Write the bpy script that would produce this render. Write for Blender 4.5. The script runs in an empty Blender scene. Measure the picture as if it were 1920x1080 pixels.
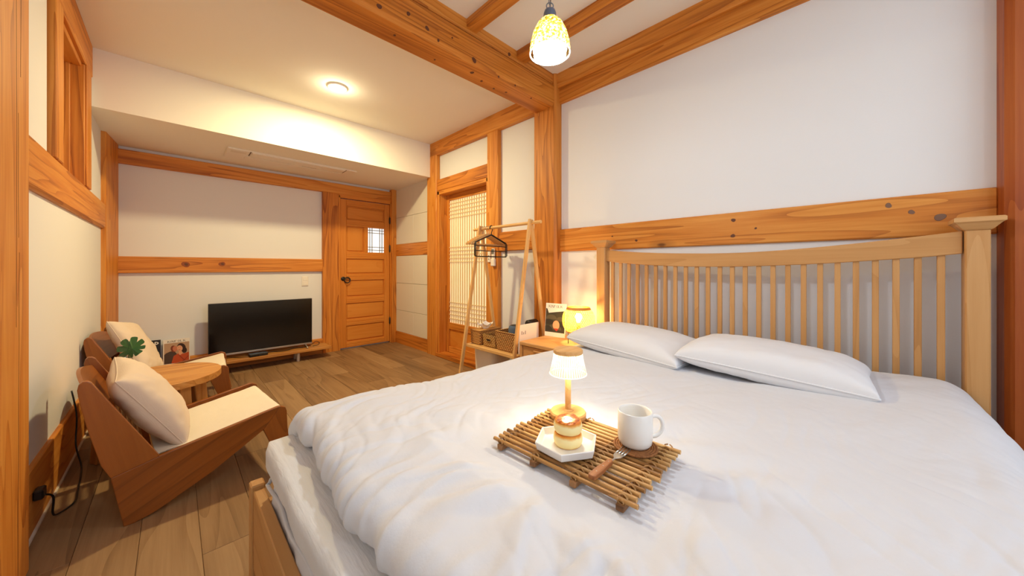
import bpy, bmesh, math, random
import numpy as np
from mathutils import Vector, Matrix

random.seed(7)
rng = np.random.default_rng(7)
SC = bpy.context.scene
COL = SC.collection
PI = math.pi

# ------------------------------------------------------------------ camera, world, lights, exposure
cam = bpy.data.cameras.new('camera')
cam.sensor_width = 36.0
cam.lens = 12.0
cam.shift_y = -39.0 / 1920.0
cam.clip_start = 0.02
camo = bpy.data.objects.new('camera', cam)
COL.objects.link(camo)
camo.location = (0.0, 0.0, 1.10)
camo.rotation_euler = (PI / 2, 0.0, -math.radians(44.75))
SC.camera = camo

SC.view_settings.view_transform = 'Standard'
SC.view_settings.look = 'None'
SC.view_settings.gamma = 1.0
SC.view_settings.use_curve_mapping = False
SC.view_settings.exposure = 0.0

world = bpy.data.worlds.new('world')
SC.world = world
world.use_nodes = True
world.node_tree.nodes['Background'].inputs[0].default_value = (0.85, 0.92, 1.0, 1)
world.node_tree.nodes['Background'].inputs[1].default_value = 1.0

SC.cycles.use_denoising = True
SC.cycles.max_bounces = 10
SC.cycles.diffuse_bounces = 6
SC.cycles.glossy_bounces = 4
SC.cycles.transmission_bounces = 6
SC.cycles.transparent_max_bounces = 12
SC.cycles.sample_clamp_indirect = 6.0
SC.cycles.caustics_reflective = False
SC.cycles.caustics_refractive = False

def light(name, kind, loc, power, color, size=0.1, rot=(0, 0, 0), size_y=None, spread=None):
    d = bpy.data.lights.new(name, kind)
    d.energy = power
    d.color = color
    if kind == 'AREA':
        d.size = size
        if size_y:
            d.shape = 'RECTANGLE'; d.size_y = size_y
        else:
            d.shape = 'DISK'
        if spread: d.spread = spread
    else:
        d.shadow_soft_size = size
    o = bpy.data.objects.new(name, d)
    COL.objects.link(o)
    o.location = loc
    o.rotation_euler = rot
    return o

WARM = (1.0, 0.80, 0.52)
WARMER = (1.0, 0.66, 0.30)
COOL = (0.82, 0.91, 1.0)
light('pendant_light', 'POINT', (1.018, 0.822, 1.895), 17.0, (0.80, 0.90, 1.0), 0.035)
light('downlight_light', 'AREA', (1.00, 3.14, 2.630), 47.0, (1.0, 0.80, 0.41), 0.13, (0, 0, 0))
light('downlight_spill', 'POINT', (1.00, 3.14, 2.590), 3.6, (1.0, 0.84, 0.52), 0.06)
light('back_ceiling_light', 'AREA', (0.75, -0.75, 2.68), 7.0, COOL, 1.1, (0, 0, 0), 0.9)  # added soft fill behind the camera, no fitting there
light('added_point_fill', 'POINT', (0.45, -0.95, 1.92), 9.0, (0.84, 0.92, 1.0), 0.06)  # added bare fill behind the camera, lifts ceiling and beams
light('added_cool_fill', 'AREA', (0.9, -1.52, 1.45), 12.0, (0.86, 0.93, 1.0), 1.9, (PI / 2, 0, 0), 1.3)  # added cool fill standing before the unseen end-wall window

# ------------------------------------------------------------------ small helpers
def lin(c):
    c = c / 255.0
    return c / 12.92 if c <= 0.04045 else ((c + 0.055) / 1.055) ** 2.4
def rgb(r, g, b):
    return (lin(r), lin(g), lin(b), 1.0)

def tag(o, label, cat, group=None, kind=None):
    o['label'] = label
    o['category'] = cat
    if group: o['group'] = group
    if kind: o['kind'] = kind
    return o

def empty(name, loc, rz=0.0, label=None, cat=None, group=None, kind=None):
    o = bpy.data.objects.new(name, None)
    COL.objects.link(o)
    o.empty_display_size = 0.05
    o.location = loc
    o.rotation_euler = (0, 0, rz)
    if label: tag(o, label, cat, group, kind)
    return o

class MB:
    """collects shapes and links them as one mesh object with its origin at its own centre"""
    def __init__(s):
        s.v = []; s.f = []; s.m = []
    def add(s, vs, fs, mi=0):
        n = len(s.v)
        s.v.extend([tuple(map(float, p)) for p in vs])
        s.f.extend([tuple(i + n for i in f) for f in fs])
        s.m.extend([mi] * len(fs))
        return s
    def box(s, lo, hi, mi=0, M=None):
        x0, y0, z0 = lo; x1, y1, z1 = hi
        vs = [(x0, y0, z0), (x1, y0, z0), (x1, y1, z0), (x0, y1, z0), (x0, y0, z1), (x1, y0, z1), (x1, y1, z1), (x0, y1, z1)]
        if M is not None: vs = [M @ Vector(p) for p in vs]
        return s.add(vs, [(0, 3, 2, 1), (4, 5, 6, 7), (0, 1, 5, 4), (1, 2, 6, 5), (2, 3, 7, 6), (3, 0, 4, 7)], mi)
    def prism(s, poly, a, b, axis='y', mi=0):
        """poly = list of 2-D points extruded from a to b along axis"""
        n = len(poly)
        def P(p, t):
            if axis == 'y': return (p[0], t, p[1])
            if axis == 'x': return (t, p[0], p[1])
            return (p[0], p[1], t)
        vs = [P(p, a) for p in poly] + [P(p, b) for p in poly]
        fs = [tuple(range(n)), tuple(range(2 * n - 1, n - 1, -1))]
        fs += [(i, n + i, n + (i + 1) % n, (i + 1) % n) for i in range(n)]
        return s.add(vs, fs, mi)
    def tube(s, pts, r, seg=8, mi=0, cap=True, closed=False):
        pts = [Vector(p) for p in pts]
        n = len(pts)
        rs = r if hasattr(r, '__len__') else [r] * n
        rings = []
        up = None
        for i, p in enumerate(pts):
            if closed:
                t = (pts[(i + 1) % n] - pts[i - 1])
            else:
                t = (pts[min(i + 1, n - 1)] - pts[max(i - 1, 0)])
            if t.length < 1e-9: t = Vector((0, 0, 1))
            t.normalize()
            if up is None:
                up = Vector((0, 0, 1)) if abs(t.z) < 0.9 else Vector((1, 0, 0))
            a = (up - t * up.dot(t))
            if a.length < 1e-6:
                a = Vector((1, 0, 0)) - t * t.x
            a.normalize(); up = a
            b = t.cross(a)
            rings.append([p + (a * math.cos(2 * PI * k / seg) + b * math.sin(2 * PI * k / seg)) * rs[i] for k in range(seg)])
        vs = [q for ring in rings for q in ring]
        fs = []
        m = n if closed else n - 1
        for i in range(m):
            j = (i + 1) % n
            for k in range(seg):
                l = (k + 1) % seg
                fs.append((i * seg + k, i * seg + l, j * seg + l, j * seg + k))
        if cap and not closed:
            fs.append(tuple(range(seg - 1, -1, -1)))
            fs.append(tuple((n - 1) * seg + k for k in range(seg)))
        return s.add(vs, fs, mi)
    def lathe(s, prof, c=(0, 0, 0), seg=32, mi=0, cap=False, mod=None):
        """prof = list of (r, z)"""
        vs = []; fs = []
        for (r, z) in prof:
            for k in range(seg):
                a = 2 * PI * k / seg
                rr = r * (mod(a) if mod else 1.0)
                vs.append((c[0] + rr * math.cos(a), c[1] + rr * math.sin(a), c[2] + z))
        for i in range(len(prof) - 1):
            for k in range(seg):
                l = (k + 1) % seg
                fs.append((i * seg + k, i * seg + l, (i + 1) * seg + l, (i + 1) * seg + k))
        if cap:
            fs.append(tuple(range(seg - 1, -1, -1)))
            fs.append(tuple((len(prof) - 1) * seg + k for k in range(seg)))
        return s.add(vs, fs, mi)
    def cyl(s, p, q, r, seg=16, mi=0, r2=None):
        return s.tube([p, q], [r, r2 if r2 is not None else r], seg, mi)
    def grid(s, P, mi=0, flip=False):
        """P = (n, m, 3) array"""
        n, m = P.shape[:2]
        vs = P.reshape(-1, 3)
        fs = []
        for i in range(n - 1):
            for j in range(m - 1):
                a = i * m + j
                q = (a, a + 1, a + m + 1, a + m)
                fs.append(q[::-1] if flip else q)
        return s.add(vs, fs, mi)
    def build(s, name, mat, parent=None, bevel=0.0, bseg=1, smooth=False, center=True, loc=None, rot=None, weld=False, autos=None):
        vs = np.array(s.v, dtype=float)
        c = (vs.min(0) + vs.max(0)) / 2 if center else np.zeros(3)
        me = bpy.data.meshes.new(name)
        me.from_pydata((vs - c).tolist(), [], s.f)
        mats = mat if isinstance(mat, (list, tuple)) else [mat]
        for m_ in mats: me.materials.append(m_)
        if len(mats) > 1:
            me.polygons.foreach_set('material_index', s.m)
        if bevel > 0 or weld or True:
            bm = bmesh.new(); bm.from_mesh(me)
            if weld: bmesh.ops.remove_doubles(bm, verts=bm.verts, dist=1e-5)
            bmesh.ops.recalc_face_normals(bm, faces=bm.faces)
            if bevel > 0:
                es = [e for e in bm.edges if len(e.link_faces) == 2 and e.calc_face_angle(0) > 0.5]
                bmesh.ops.bevel(bm, geom=es, offset=bevel, segments=bseg, profile=0.6, affect='EDGES', clamp_overlap=True)
            bm.to_mesh(me); bm.free()
        if smooth:
            me.polygons.foreach_set('use_smooth', [True] * len(me.polygons))
            if autos:
                me.set_sharp_from_angle(angle=autos)
        o = bpy.data.objects.new(name, me)
        COL.objects.link(o)
        o.location = tuple(c) if loc is None else loc
        if rot is not None: o.rotation_euler = rot
        if parent is not None: o.parent = parent
        return o

def box(name, lo, hi, mat, parent=None, bevel=0.0, bseg=1):
    return MB().box(lo, hi).build(name, mat, parent, bevel, bseg)

def copy_tree(o, parent=None):
    c = o.copy(); COL.objects.link(c)
    if parent is not None: c.parent = parent
    for ch in list(o.children): copy_tree(ch, c)
    return c

def smoothpath(pts, n=6):
    pts = [Vector(p) for p in pts]
    out = []
    for i in range(len(pts) - 1):
        p0 = pts[max(i - 1, 0)]; p1 = pts[i]; p2 = pts[i + 1]; p3 = pts[min(i + 2, len(pts) - 1)]
        for k in range(n):
            t = k / n
            out.append(0.5 * ((2 * p1) + (p2 - p0) * t + (2 * p0 - 5 * p1 + 4 * p2 - p3) * t * t + (3 * p1 - p0 - 3 * p2 + p3) * t ** 3))
    out.append(pts[-1])
    return out

# vectorised gradient noise
_perm = rng.permutation(256)
_perm = np.concatenate([_perm, _perm])
_grad = np.stack([np.cos(np.arange(256) * 2 * PI / 256), np.sin(np.arange(256) * 2 * PI / 256)], 1)
def pn(x, y):
    x = np.asarray(x, float); y = np.asarray(y, float)
    xi = np.floor(x).astype(int); yi = np.floor(y).astype(int)
    xf = x - xi; yf = y - yi
    u = xf ** 3 * (xf * (6 * xf - 15) + 10); v = yf ** 3 * (yf * (6 * yf - 15) + 10)
    def g(ix, iy, dx, dy):
        h = _perm[(_perm[ix & 255] + iy) & 255]
        return _grad[h, 0] * dx + _grad[h, 1] * dy
    a = g(xi, yi, xf, yf); b = g(xi + 1, yi, xf - 1, yf)
    c = g(xi, yi + 1, xf, yf - 1); d = g(xi + 1, yi + 1, xf - 1, yf - 1)
    return (a * (1 - u) + b * u) * (1 - v) + (c * (1 - u) + d * u) * v * 1.0
def fbm(x, y, o=3):
    s = 0; a = 1.0
    for i in range(o):
        s = s + a * pn(x * 2 ** i + 17.3 * i, y * 2 ** i - 9.1 * i); a *= 0.5
    return s

# ------------------------------------------------------------------ materials
class NT:
    def __init__(s, name):
        s.mat = bpy.data.materials.new(name)
        s.mat.use_nodes = True
        s.t = s.mat.node_tree
        s.b = s.t.nodes['Principled BSDF']
        s.out = s.t.nodes['Material Output']
    def n(s, typ, **kw):
        x = s.t.nodes.new(typ)
        ins = kw.pop('ins', {})
        for k, v in kw.items(): setattr(x, k, v)
        for k, v in ins.items():
            if hasattr(v, 'is_output') or isinstance(v, bpy.types.NodeSocket): s.t.links.new(v, x.inputs[k])
            else: x.inputs[k].default_value = v
        return x
    def l(s, a, b): s.t.links.new(a, b)
    def ramp(s, fac, stops):
        r = s.n('ShaderNodeValToRGB')
        el = r.color_ramp.elements
        while len(el) < len(stops): el.new(0.5)
        for e, (p, c) in zip(el, stops):
            e.position = p; e.color = c
        s.l(fac, r.inputs[0])
        return r.outputs[0]
    def mix(s, fac, a, b, blend='MIX'):
        m = s.n('ShaderNodeMix', data_type='RGBA', blend_type=blend)
        for sock, v in ((m.inputs[0], fac), (m.inputs[6], a), (m.inputs[7], b)):
            if isinstance(v, bpy.types.NodeSocket): s.l(v, sock)
            else: sock.default_value = v
        return m.outputs[2]
    def math(s, op, a, b=0.0, clamp=False):
        m = s.n('ShaderNodeMath', operation=op, use_clamp=clamp)
        for sock, v in ((m.inputs[0], a), (m.inputs[1], b)):
            if isinstance(v, bpy.types.NodeSocket): s.l(v, sock)
            else: sock.default_value = v
        return m.outputs[0]
    def bump(s, h, strength=0.2, dist=0.01):
        b = s.n('ShaderNodeBump', ins={'Strength': strength, 'Distance': dist, 'Height': h})
        s.l(b.outputs[0], s.b.inputs['Normal'])
        return b

def plain(name, col, rough=0.6, metal=0.0, emis=None, estr=0.0, spec=0.5, coat=0.0):
    t = NT(name)
    t.b.inputs['Base Color'].default_value = col
    t.b.inputs['Roughness'].default_value = rough
    t.b.inputs['Metallic'].default_value = metal
    t.b.inputs['Specular IOR Level'].default_value = spec
    t.b.inputs['Coat Weight'].default_value = coat
    if emis is not None:
        t.b.inputs['Emission Color'].default_value = emis
        t.b.inputs['Emission Strength'].default_value = estr
    return t.mat

def wood(name, axis, dark, mid, light_, ring=9.0, knots=0.0, rough=0.5, fibre=60.0, tone=0.12, spec=0.35, along=0.9, contrast=1.0):
    """timber with its grain along a local axis"""
    t = NT(name)
    tc = t.n('ShaderNodeTexCoord')
    oi = t.n('ShaderNodeObjectInfo')
    off = t.n('ShaderNodeVectorMath', operation='SCALE', ins={0: (13.1, 7.7, 23.3)})
    t.l(oi.outputs['Random'], off.inputs['Scale'])
    add = t.n('ShaderNodeVectorMath', operation='ADD')
    t.l(tc.outputs['Object'], add.inputs[0]); t.l(off.outputs[0], add.inputs[1])
    def mapping(al, ac):
        sc = {'X': (al, ac, ac), 'Y': (ac, al, ac), 'Z': (ac, ac, al)}[axis]
        m = t.n('ShaderNodeMapping', ins={'Scale': sc}); t.l(add.outputs[0], m.inputs['Vector'])
        return m.outputs[0]
    big = t.n('ShaderNodeTexNoise', ins={'Scale': 1.0, 'Detail': 2.0, 'Roughness': 0.5, 'Distortion': 0.4, 'Vector': mapping(along * 0.38, ring * 0.50)})
    # growth rings: noise folded several times
    fold = t.math('MULTIPLY', big.outputs['Fac'], 11.0)
    fr = t.math('FRACT', fold)
    saw = t.math('POWER', fr, 2.2)
    fine = t.n('ShaderNodeTexNoise', ins={'Scale': 1.0, 'Detail': 3.0, 'Roughness': 0.65, 'Vector': mapping(along * 2.5, fibre)})
    mott = t.n('ShaderNodeTexNoise', ins={'Scale': 1.0, 'Detail': 2.0, 'Vector': mapping(along * 0.6, 3.0)})
    f = t.math('MULTIPLY', saw, 0.36 * contrast)
    f = t.math('ADD', f, t.math('MULTIPLY', t.math('SUBTRACT', fine.outputs['Fac'], 0.5), 0.75 * contrast))
    f = t.math('ADD', f, t.math('MULTIPLY', t.math('SUBTRACT', mott.outputs['Fac'], 0.5), 0.8))
    f = t.math('ADD', f, t.math('MULTIPLY', t.math('SUBTRACT', oi.outputs['Random'], 0.5), tone * 2))
    f = t.math('ADD', f, 0.30, True)
    c = t.ramp(f, [(0.0, light_), (0.45, mid), (1.0, dark)])
    if knots > 0:
        v = t.n('ShaderNodeTexVoronoi', ins={'Scale': 1.0, 'Randomness': 1.0, 'Vector': mapping(2.1, 5.2)})
        k = t.ramp(v.outputs['Distance'], [(0.0, (1, 1, 1, 1)), (0.085, (0.85, 0.85, 0.85, 1)), (0.11, (0.35, 0.35, 0.35, 1)), (0.24, (0, 0, 0, 1))])
        sel = t.n('ShaderNodeSeparateColor'); t.l(v.outputs['Color'], sel.inputs[0])
        gate = t.math('GREATER_THAN', sel.outputs[0], 1.0 - knots)
        kf = t.math('MULTIPLY', k, gate)
        c = t.mix(kf, c, (dark[0] * 0.25, dark[1] * 0.2, dark[2] * 0.2, 1))
    t.l(c, t.b.inputs['Base Color'])
    t.b.inputs['Roughness'].default_value = rough
    t.b.inputs['Specular IOR Level'].default_value = spec
    t.bump(f, 0.12, 0.002)
    return t.mat

def woodset(name, *a, **k):
    return {ax: wood(name + '_' + ax.lower(), ax, *a, **k) for ax in 'XYZ'}

PINE = woodset('pine', rgb(140, 72, 18), rgb(202, 126, 46), rgb(220, 153, 70), ring=10, knots=0.30, rough=0.5, contrast=1.25)
PINE_SHADE = woodset('shade_toned_pine', rgb(96, 36, 8), rgb(150, 70, 20), rgb(172, 92, 34), ring=10, knots=0.1, rough=0.5)  # darker, redder pine: shade on the right-hand post put into its colour
PINED = woodset('pine_door', rgb(154, 82, 20), rgb(206, 128, 46), rgb(218, 147, 64), ring=6, rough=0.45, tone=0.06, contrast=0.45)
OAK = woodset('oak', rgb(146, 98, 50), rgb(190, 140, 84), rgb(206, 160, 106), ring=8, rough=0.5, tone=0.06, contrast=0.6)
TEAK = woodset('teak', rgb(80, 40, 10), rgb(140, 80, 27), rgb(162, 98, 40), ring=7, rough=0.38, tone=0.05, contrast=0.7, spec=0.5)
TABLEW = woodset('table_wood', rgb(140, 86, 34), rgb(190, 132, 66), rgb(206, 154, 88), ring=9, rough=0.45, tone=0.05)
BIRCH = woodset('pale_pine', rgb(180, 126, 64), rgb(216, 168, 104), rgb(226, 186, 128), ring=8, rough=0.5, tone=0.05, contrast=0.7)
NIGHT = woodset('ash', rgb(160, 106, 54), rgb(202, 148, 88), rgb(216, 168, 112), ring=7, rough=0.5, tone=0.05, contrast=0.7)
FLOORW = wood('floor_oak', 'Y', rgb(86, 63, 41), rgb(138, 108, 76), rgb(162, 132, 97), ring=7.0, rough=0.48, tone=0.19, fibre=70, knots=0.10, contrast=0.8)

def plaster(name, col, scale=220.0, strength=0.10):
    t = NT(name)
    tc = t.n('ShaderNodeTexCoord')
    n1 = t.n('ShaderNodeTexNoise', ins={'Scale': scale, 'Detail': 3.0, 'Vector': tc.outputs['Object']})
    n2 = t.n('ShaderNodeTexNoise', ins={'Scale': 2.0, 'Detail': 2.0, 'Vector': tc.outputs['Object']})
    c = t.mix(t.math('MULTIPLY', n2.outputs['Fac'], 0.12), col, (col[0] * 0.86, col[1] * 0.86, col[2] * 0.86, 1))
    t.l(c, t.b.inputs['Base Color'])
    t.b.inputs['Roughness'].default_value = 0.9
    t.b.inputs['Specular IOR Level'].default_value = 0.2
    t.bump(n1.outputs['Fac'], strength, 0.002)
    return t.mat
WALLM = plaster('white_wallpaper', rgb(229, 231, 233))
CEILM = plaster('ceiling_paper', rgb(240, 238, 230))
TILEM = plaster('wall_tile', rgb(222, 217, 205), 60.0, 0.12)

def fabric(name, col, wscale=900.0, strength=0.25, rough=0.9, sheen=0.0, crinkle=0.0, weave=0.0):
    t = NT(name)
    tc = t.n('ShaderNodeTexCoord')
    w1 = t.n('ShaderNodeTexWave', bands_direction='X', ins={'Scale': wscale / 6.3, 'Distortion': 0.6, 'Vector': tc.outputs['Object']})
    w2 = t.n('ShaderNodeTexWave', bands_direction='Y', ins={'Scale': wscale / 6.3, 'Distortion': 0.6, 'Vector': tc.outputs['Object']})
    h = t.math('ADD', w1.outputs['Fac'], w2.outputs['Fac'])
    n2 = t.n('ShaderNodeTexNoise', ins={'Scale': 26.0, 'Detail': 4.0, 'Roughness': 0.6, 'Vector': tc.outputs['Object']})
    h = t.math('ADD', t.math('MULTIPLY', h, weave), t.math('MULTIPLY', n2.outputs['Fac'], 1.2))
    if crinkle > 0:
        m = t.n('ShaderNodeMapping', ins={'Scale': (70.0, 7.0, 7.0), 'Vector': tc.outputs['Object']})
        n3 = t.n('ShaderNodeTexNoise', ins={'Scale': 1.0, 'Detail': 3.0, 'Vector': m.outputs[0]})
        h = t.math('ADD', h, t.math('MULTIPLY', n3.outputs['Fac'], crinkle))
    t.b.inputs['Base Color'].default_value = col
    t.b.inputs['Roughness'].default_value = rough
    t.b.inputs['Specular IOR Level'].default_value = 0.15
    t.b.inputs['Sheen Weight'].default_value = sheen
    t.bump(h, strength, 0.004)
    return t.mat
LINEN = fabric('white_cotton', rgb(212, 214, 220), strength=0.30)
GAUZE = fabric('white_gauze', rgb(216, 216, 217), strength=0.4, crinkle=3.0)
PILLOWM = fabric('white_percale', rgb(221, 223, 228), strength=0.18)
BEIGE = fabric('beige_linen', rgb(222, 206, 188), wscale=1400, strength=0.3, weave=0.10)
CREAM = fabric('cream_canvas', rgb(230, 222, 206), wscale=1200, strength=0.3, weave=0.10)

BLACK = plain('black_metal', rgb(22, 20, 20), 0.45)
BLACKP = plain('black_plastic', rgb(20, 20, 22), 0.4)
SCREEN = plain('screen_glass', rgb(10, 10, 11), 0.16, spec=0.6)
SILVER = plain('silver_metal', rgb(190, 188, 184), 0.3, 1.0)
WHITEP = plain('white_plastic', rgb(236, 232, 224), 0.4)
CERAM = plain('white_ceramic', rgb(236, 234, 230), 0.25, coat=0.3)
GREYP = plain('grey_plastic', rgb(120, 124, 130), 0.5)
PAPER = plain('paper', rgb(238, 234, 226), 0.8)
# ================================================================== THE ROOM
XL, XR = -0.43, 2.355          # plaster faces of the window wall and of the bed-head / sliding-door wall
YT, YB = 4.85, -1.60           # plaster faces of the television wall and of the wall behind the bed foot
ZC, ZR, ZS = 2.65, 2.73, 2.235 # ceilings: main, between the rafters, soffit

# floor: a slab with every visible plank on it
fl = tag(MB().box((-0.75, -1.75, -0.08), (2.75, 5.05, -0.006)).build('floor', FLOORW), 'brown oak plank floor running towards the television wall', 'floor', kind='structure')
PW, PL = 0.176, 1.22
def plank_mesh(w, l, name):
    bm = bmesh.new()
    bmesh.ops.create_cube(bm, size=1.0)
    bmesh.ops.scale(bm, vec=(w, l, 0.010), verts=bm.verts)
    es = [e for e in bm.edges if all(v.co.z > 0 for v in e.verts)]
    bmesh.ops.bevel(bm, geom=es, offset=0.0012, segments=1, affect='EDGES')
    me = bpy.data.meshes.new(name); bm.to_mesh(me); bm.free()
    me.materials.append(FLOORW)
    return me
_pm = {}
flc = fl.location
x = -0.45; ci = 0
while x < 2.36:
    w = min(PW, 2.37 - x)
    y = -1.6 - [0.0, 0.55, 0.95, 0.3, 0.75][ci % 5]
    while y < YT:
        y0 = max(y, -1.6); y1 = min(y + PL, YT + 0.02)
        hid = (x > 0.22 and x + w < 2.3 and y0 > -0.36 and y1 < 1.34)
        if y1 - y0 > 0.08 and not hid and not (y1 < 0.1):
            key = (round(w, 3), round(y1 - y0, 3))
            if key not in _pm: _pm[key] = plank_mesh(w - 0.0012, y1 - y0 - 0.0012, 'plank')
            o = bpy.data.objects.new('plank', _pm[key]); COL.objects.link(o)
            o.parent = fl
            o.location = (x + w / 2 - flc.x, (y0 + y1) / 2 - flc.y, -0.005 - flc.z)
        y += PL
    x += PW; ci += 1

def struct(o, label, cat):
    return tag(o, label, cat, kind='structure')

# walls
struct(box('wall_left', (-0.75, YB, -0.05), (XL, 2.72, 2.95), WALLM), 'cream papered side wall behind the wooden chairs, nearer part beside the window', 'wall')
wl = bpy.data.objects['wall_left']
box('wall_section', (-0.75 , 2.72, 0.0), (XL, 3.72, 1.45), WALLM, None).parent = None
def reparent(o, p):
    o.parent = p
    o.location = o.location - p.location
reparent(bpy.data.objects['wall_section'], wl)
for lo, hi in (((-0.75, 2.72, 2.434), (XL, 3.72, 2.95)), ((-0.75, 3.72, -0.05), (XL, 5.0, 2.95))):
    reparent(box('wall_section', lo, hi, WALLM), wl)
struct(box('wall_back', (-0.75, YT, -0.05), (2.75, 5.05, 2.95), WALLM), 'cream papered wall behind the black television', 'wall')
struct(box('wall_bedhead', (XR, -0.9, -0.05), (2.75, 2.0, 2.95), WALLM), 'white papered wall above the slatted wooden headboard', 'wall')
wr = struct(box('wall_right', (XR, 2.0, -0.05), (2.75, 2.56, 2.95), WALLM), 'narrow white papered wall behind the clothes rack', 'wall')
reparent(box('wall_section', (XR, 2.56, 2.05), (2.75, 3.66, 2.95), WALLM), wr)
reparent(box('wall_section', (2.50, 2.56, -0.05), (2.75, 3.66, 2.05), WALLM), wr)
# tiled stretch beside the plank door
ws = struct(box('wall_side', (2.365, 3.66, -0.05), (2.75, 4.86, 2.95), WALLM), 'short wall of large pale tiles between the two doors', 'wall')
JY = [3.70, 4.269, 4.86]; 
for zr in ([0.165, 0.478, 0.870, 1.263], [1.432, 1.819, 2.24]):
    for a, b in zip(zr[:-1], zr[1:]):
        for c, d in zip(JY[:-1], JY[1:]):
            g = 0.0018
            reparent(MB().box((2.330, c + g, a + g), (2.366, d - g, b - g)).build('tile', TILEM, bevel=0.002), ws)
struct(box('wall_end', (-0.75, -1.75, -0.05), (2.75, YB, 2.95), WALLM), 'plain white wall behind the foot of the bed', 'wall')
struct(box('wall_corner', (XR - 0.05, -1.65, -0.05), (2.75, -0.9, 2.95), WALLM), 'plain white wall beyond the shade-toned bed-side post', 'wall')

# ceilings
struct(box('ceiling', (-0.75, 1.99, ZC), (2.75, 5.05, 2.95), CEILM), 'cream ceiling with one round downlight', 'ceiling')
struct(box('ceiling_raised', (-0.75, -1.75, ZR), (2.75, 1.80, 2.95), CEILM), 'white ceiling between the orange rafters above the bed', 'ceiling')
struct(box('ceiling_soffit', (-0.75, 3.79, ZS), (2.42, 5.0, 2.75), CEILM), 'lowered boxed ceiling in front of the television wall', 'ceiling')

# timber frame ---------------------------------------------------------------
TN = [0]
def beam(lo, hi, ax, label, cat='beam', mat=PINE, bev=0.006, parts=None):
    TN[0] += 1
    o = struct(MB().box(lo, hi).build('trim_%d' % TN[0], mat[ax], bevel=bev), label, cat)
    return o
# big cross beam, two stacked timbers
beam((-0.6, 1.79, 2.455), (2.40, 2.005, 2.648), 'X', 'heavy lower cross beam between the cream ceiling and the rafters', bev=0.02)
beam((-0.6, 1.80, 2.650), (2.40, 1.985, 2.80), 'X', 'upper timber stacked on the heavy cross beam', bev=0.008)
# rafters
for i, (x0, x1, lab) in enumerate(((1.365, 1.455, 'rafter left of the hanging lamp under the white ceiling'),
                                   (1.835, 1.935, 'rafter right behind the hanging lamp'),
                                   (0.80, 0.90, 'rafter above the foot of the bed'), (0.26, 0.36, 'rafter above the footboard'))):
    beam((x0, -1.6, 2.672), (x1, 1.81, 2.78), 'Y', 'orange ' + lab, 'rafter', bev=0.008)
# along the bed-head wall
beam((2.325, -0.9, 2.49), (2.42, 1.80, 2.615), 'Y', 'lower timber of the high beam above the white bed wall')
beam((2.295, -0.9, 2.61), (2.42, 1.80, 2.80), 'Y', 'upper timber of the high beam above the white bed wall', bev=0.012)
br = beam((2.335, -0.40, 1.234), (2.42, 1.80, 1.421), 'Y', 'knotty orange rail across the wall just above the headboard', 'rail')
# two plugged pegs in the rail and three big knots
DKNOT = plain('dark_knot', rgb(96, 52, 28), 0.6); KNOTC = plain('grey_knot', rgb(120, 88, 68), 0.6)
def knot_on(u, v, r, m, owner, axis, val, sgn=-1):
    f, cy = 640.0, 501.0; yw = math.radians(44.75)
    d = (math.sin(yw) + (u - 960) / f * math.cos(yw), math.cos(yw) - (u - 960) / f * math.sin(yw), (cy - v) / f)
    o3 = (0.0, 0.0, 1.10)
    t = (val - o3[axis]) / d[axis]
    p = [o3[k] + d[k] * t for k in range(3)]
    p[axis] = val - 0.0008
    rot = {0: (0, -PI / 2, 0), 1: (PI / 2, 0, 0), 2: (PI, 0, 0)}[axis]
    e = 1.25 + 0.3 * math.sin(u * 3.7)
    mb = MB().lathe([(0.0001, 0), (r, 0), (r * 0.92, 0.0016), (0.0001, 0.0018)], seg=16, mod=lambda a: 1 + 0.12 * math.sin(2 * a + u) + 0.06 * math.sin(3 * a + v))
    o = mb.build('knot', m, None, rot=rot, loc=p)
    reparent(o, owner)
for u, v, r, m in ((1375, 413, 0.011, DKNOT), (1374, 442, 0.011, DKNOT), (1666, 385, 0.011, KNOTC), (1709, 397.5, 0.010, KNOTC), (1763, 407.5, 0.016, KNOTC), (1193, 451, 0.009, DKNOT), (1148, 443, 0.006, DKNOT), (1417, 428, 0.006, DKNOT)):
    knot_on(u, v, r, m, br, 0, 2.335)
CB = bpy.data.objects['trim_1']; CB2 = bpy.data.objects['trim_2']
for u, v, r in ((711, 12, 0.014), (766, 26, 0.012), (801, 53, 0.013), (822, 76, 0.009), (889, 113, 0.018), (848, 71, 0.006), (935, 144, 0.008), (966, 160, 0.007)):
    knot_on(u, v, r, DKNOT, CB, 1, 1.79)
for u, v, r in ((885, 136, 0.014), (903, 152, 0.010), (926, 166, 0.009), (949, 173, 0.009), (996, 184, 0.008), (815, 112, 0.007), (740, 66, 0.008)):
    knot_on(u, v, r, DKNOT, CB, 2, 2.455)
knot_on(955, 102, 0.014, DKNOT, CB2, 1, 1.80)
# posts
beam((2.27, 1.775, -0.01), (2.44, 2.025, 2.80), 'Z', 'broad orange post between the clothes rack and the bed wall', 'post', bev=0.018)
beam((2.235, -0.66, -0.01), (2.44, -0.398, 2.80), 'Z', 'post at the right of the headboard, its wood coloured dark red for shade', 'post', PINE_SHADE, bev=0.02)
beam((2.300, 3.65, -0.01), (2.50, 3.87, 2.60), 'Z', 'knotty post between the tiles and the paper sliding door', 'post', bev=0.012)
beam((2.310, 2.53, -0.01), (2.46, 2.70, 2.50), 'Z', 'stud between the sliding door and the clothes rack', 'post', bev=0.006)
beam((2.300, 2.02, 2.483), (2.44, 3.80, 2.66), 'Y', 'high beam above the paper sliding door')
beam((2.318, 2.68, 2.035), (2.44, 3.67, 2.182), 'Y', 'lintel above the paper sliding door', bev=0.008)
beam((2.322, 2.02, 1.262), (2.42, 2.54, 1.450), 'Y', 'short rail behind the coat hangers', 'rail')
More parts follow.
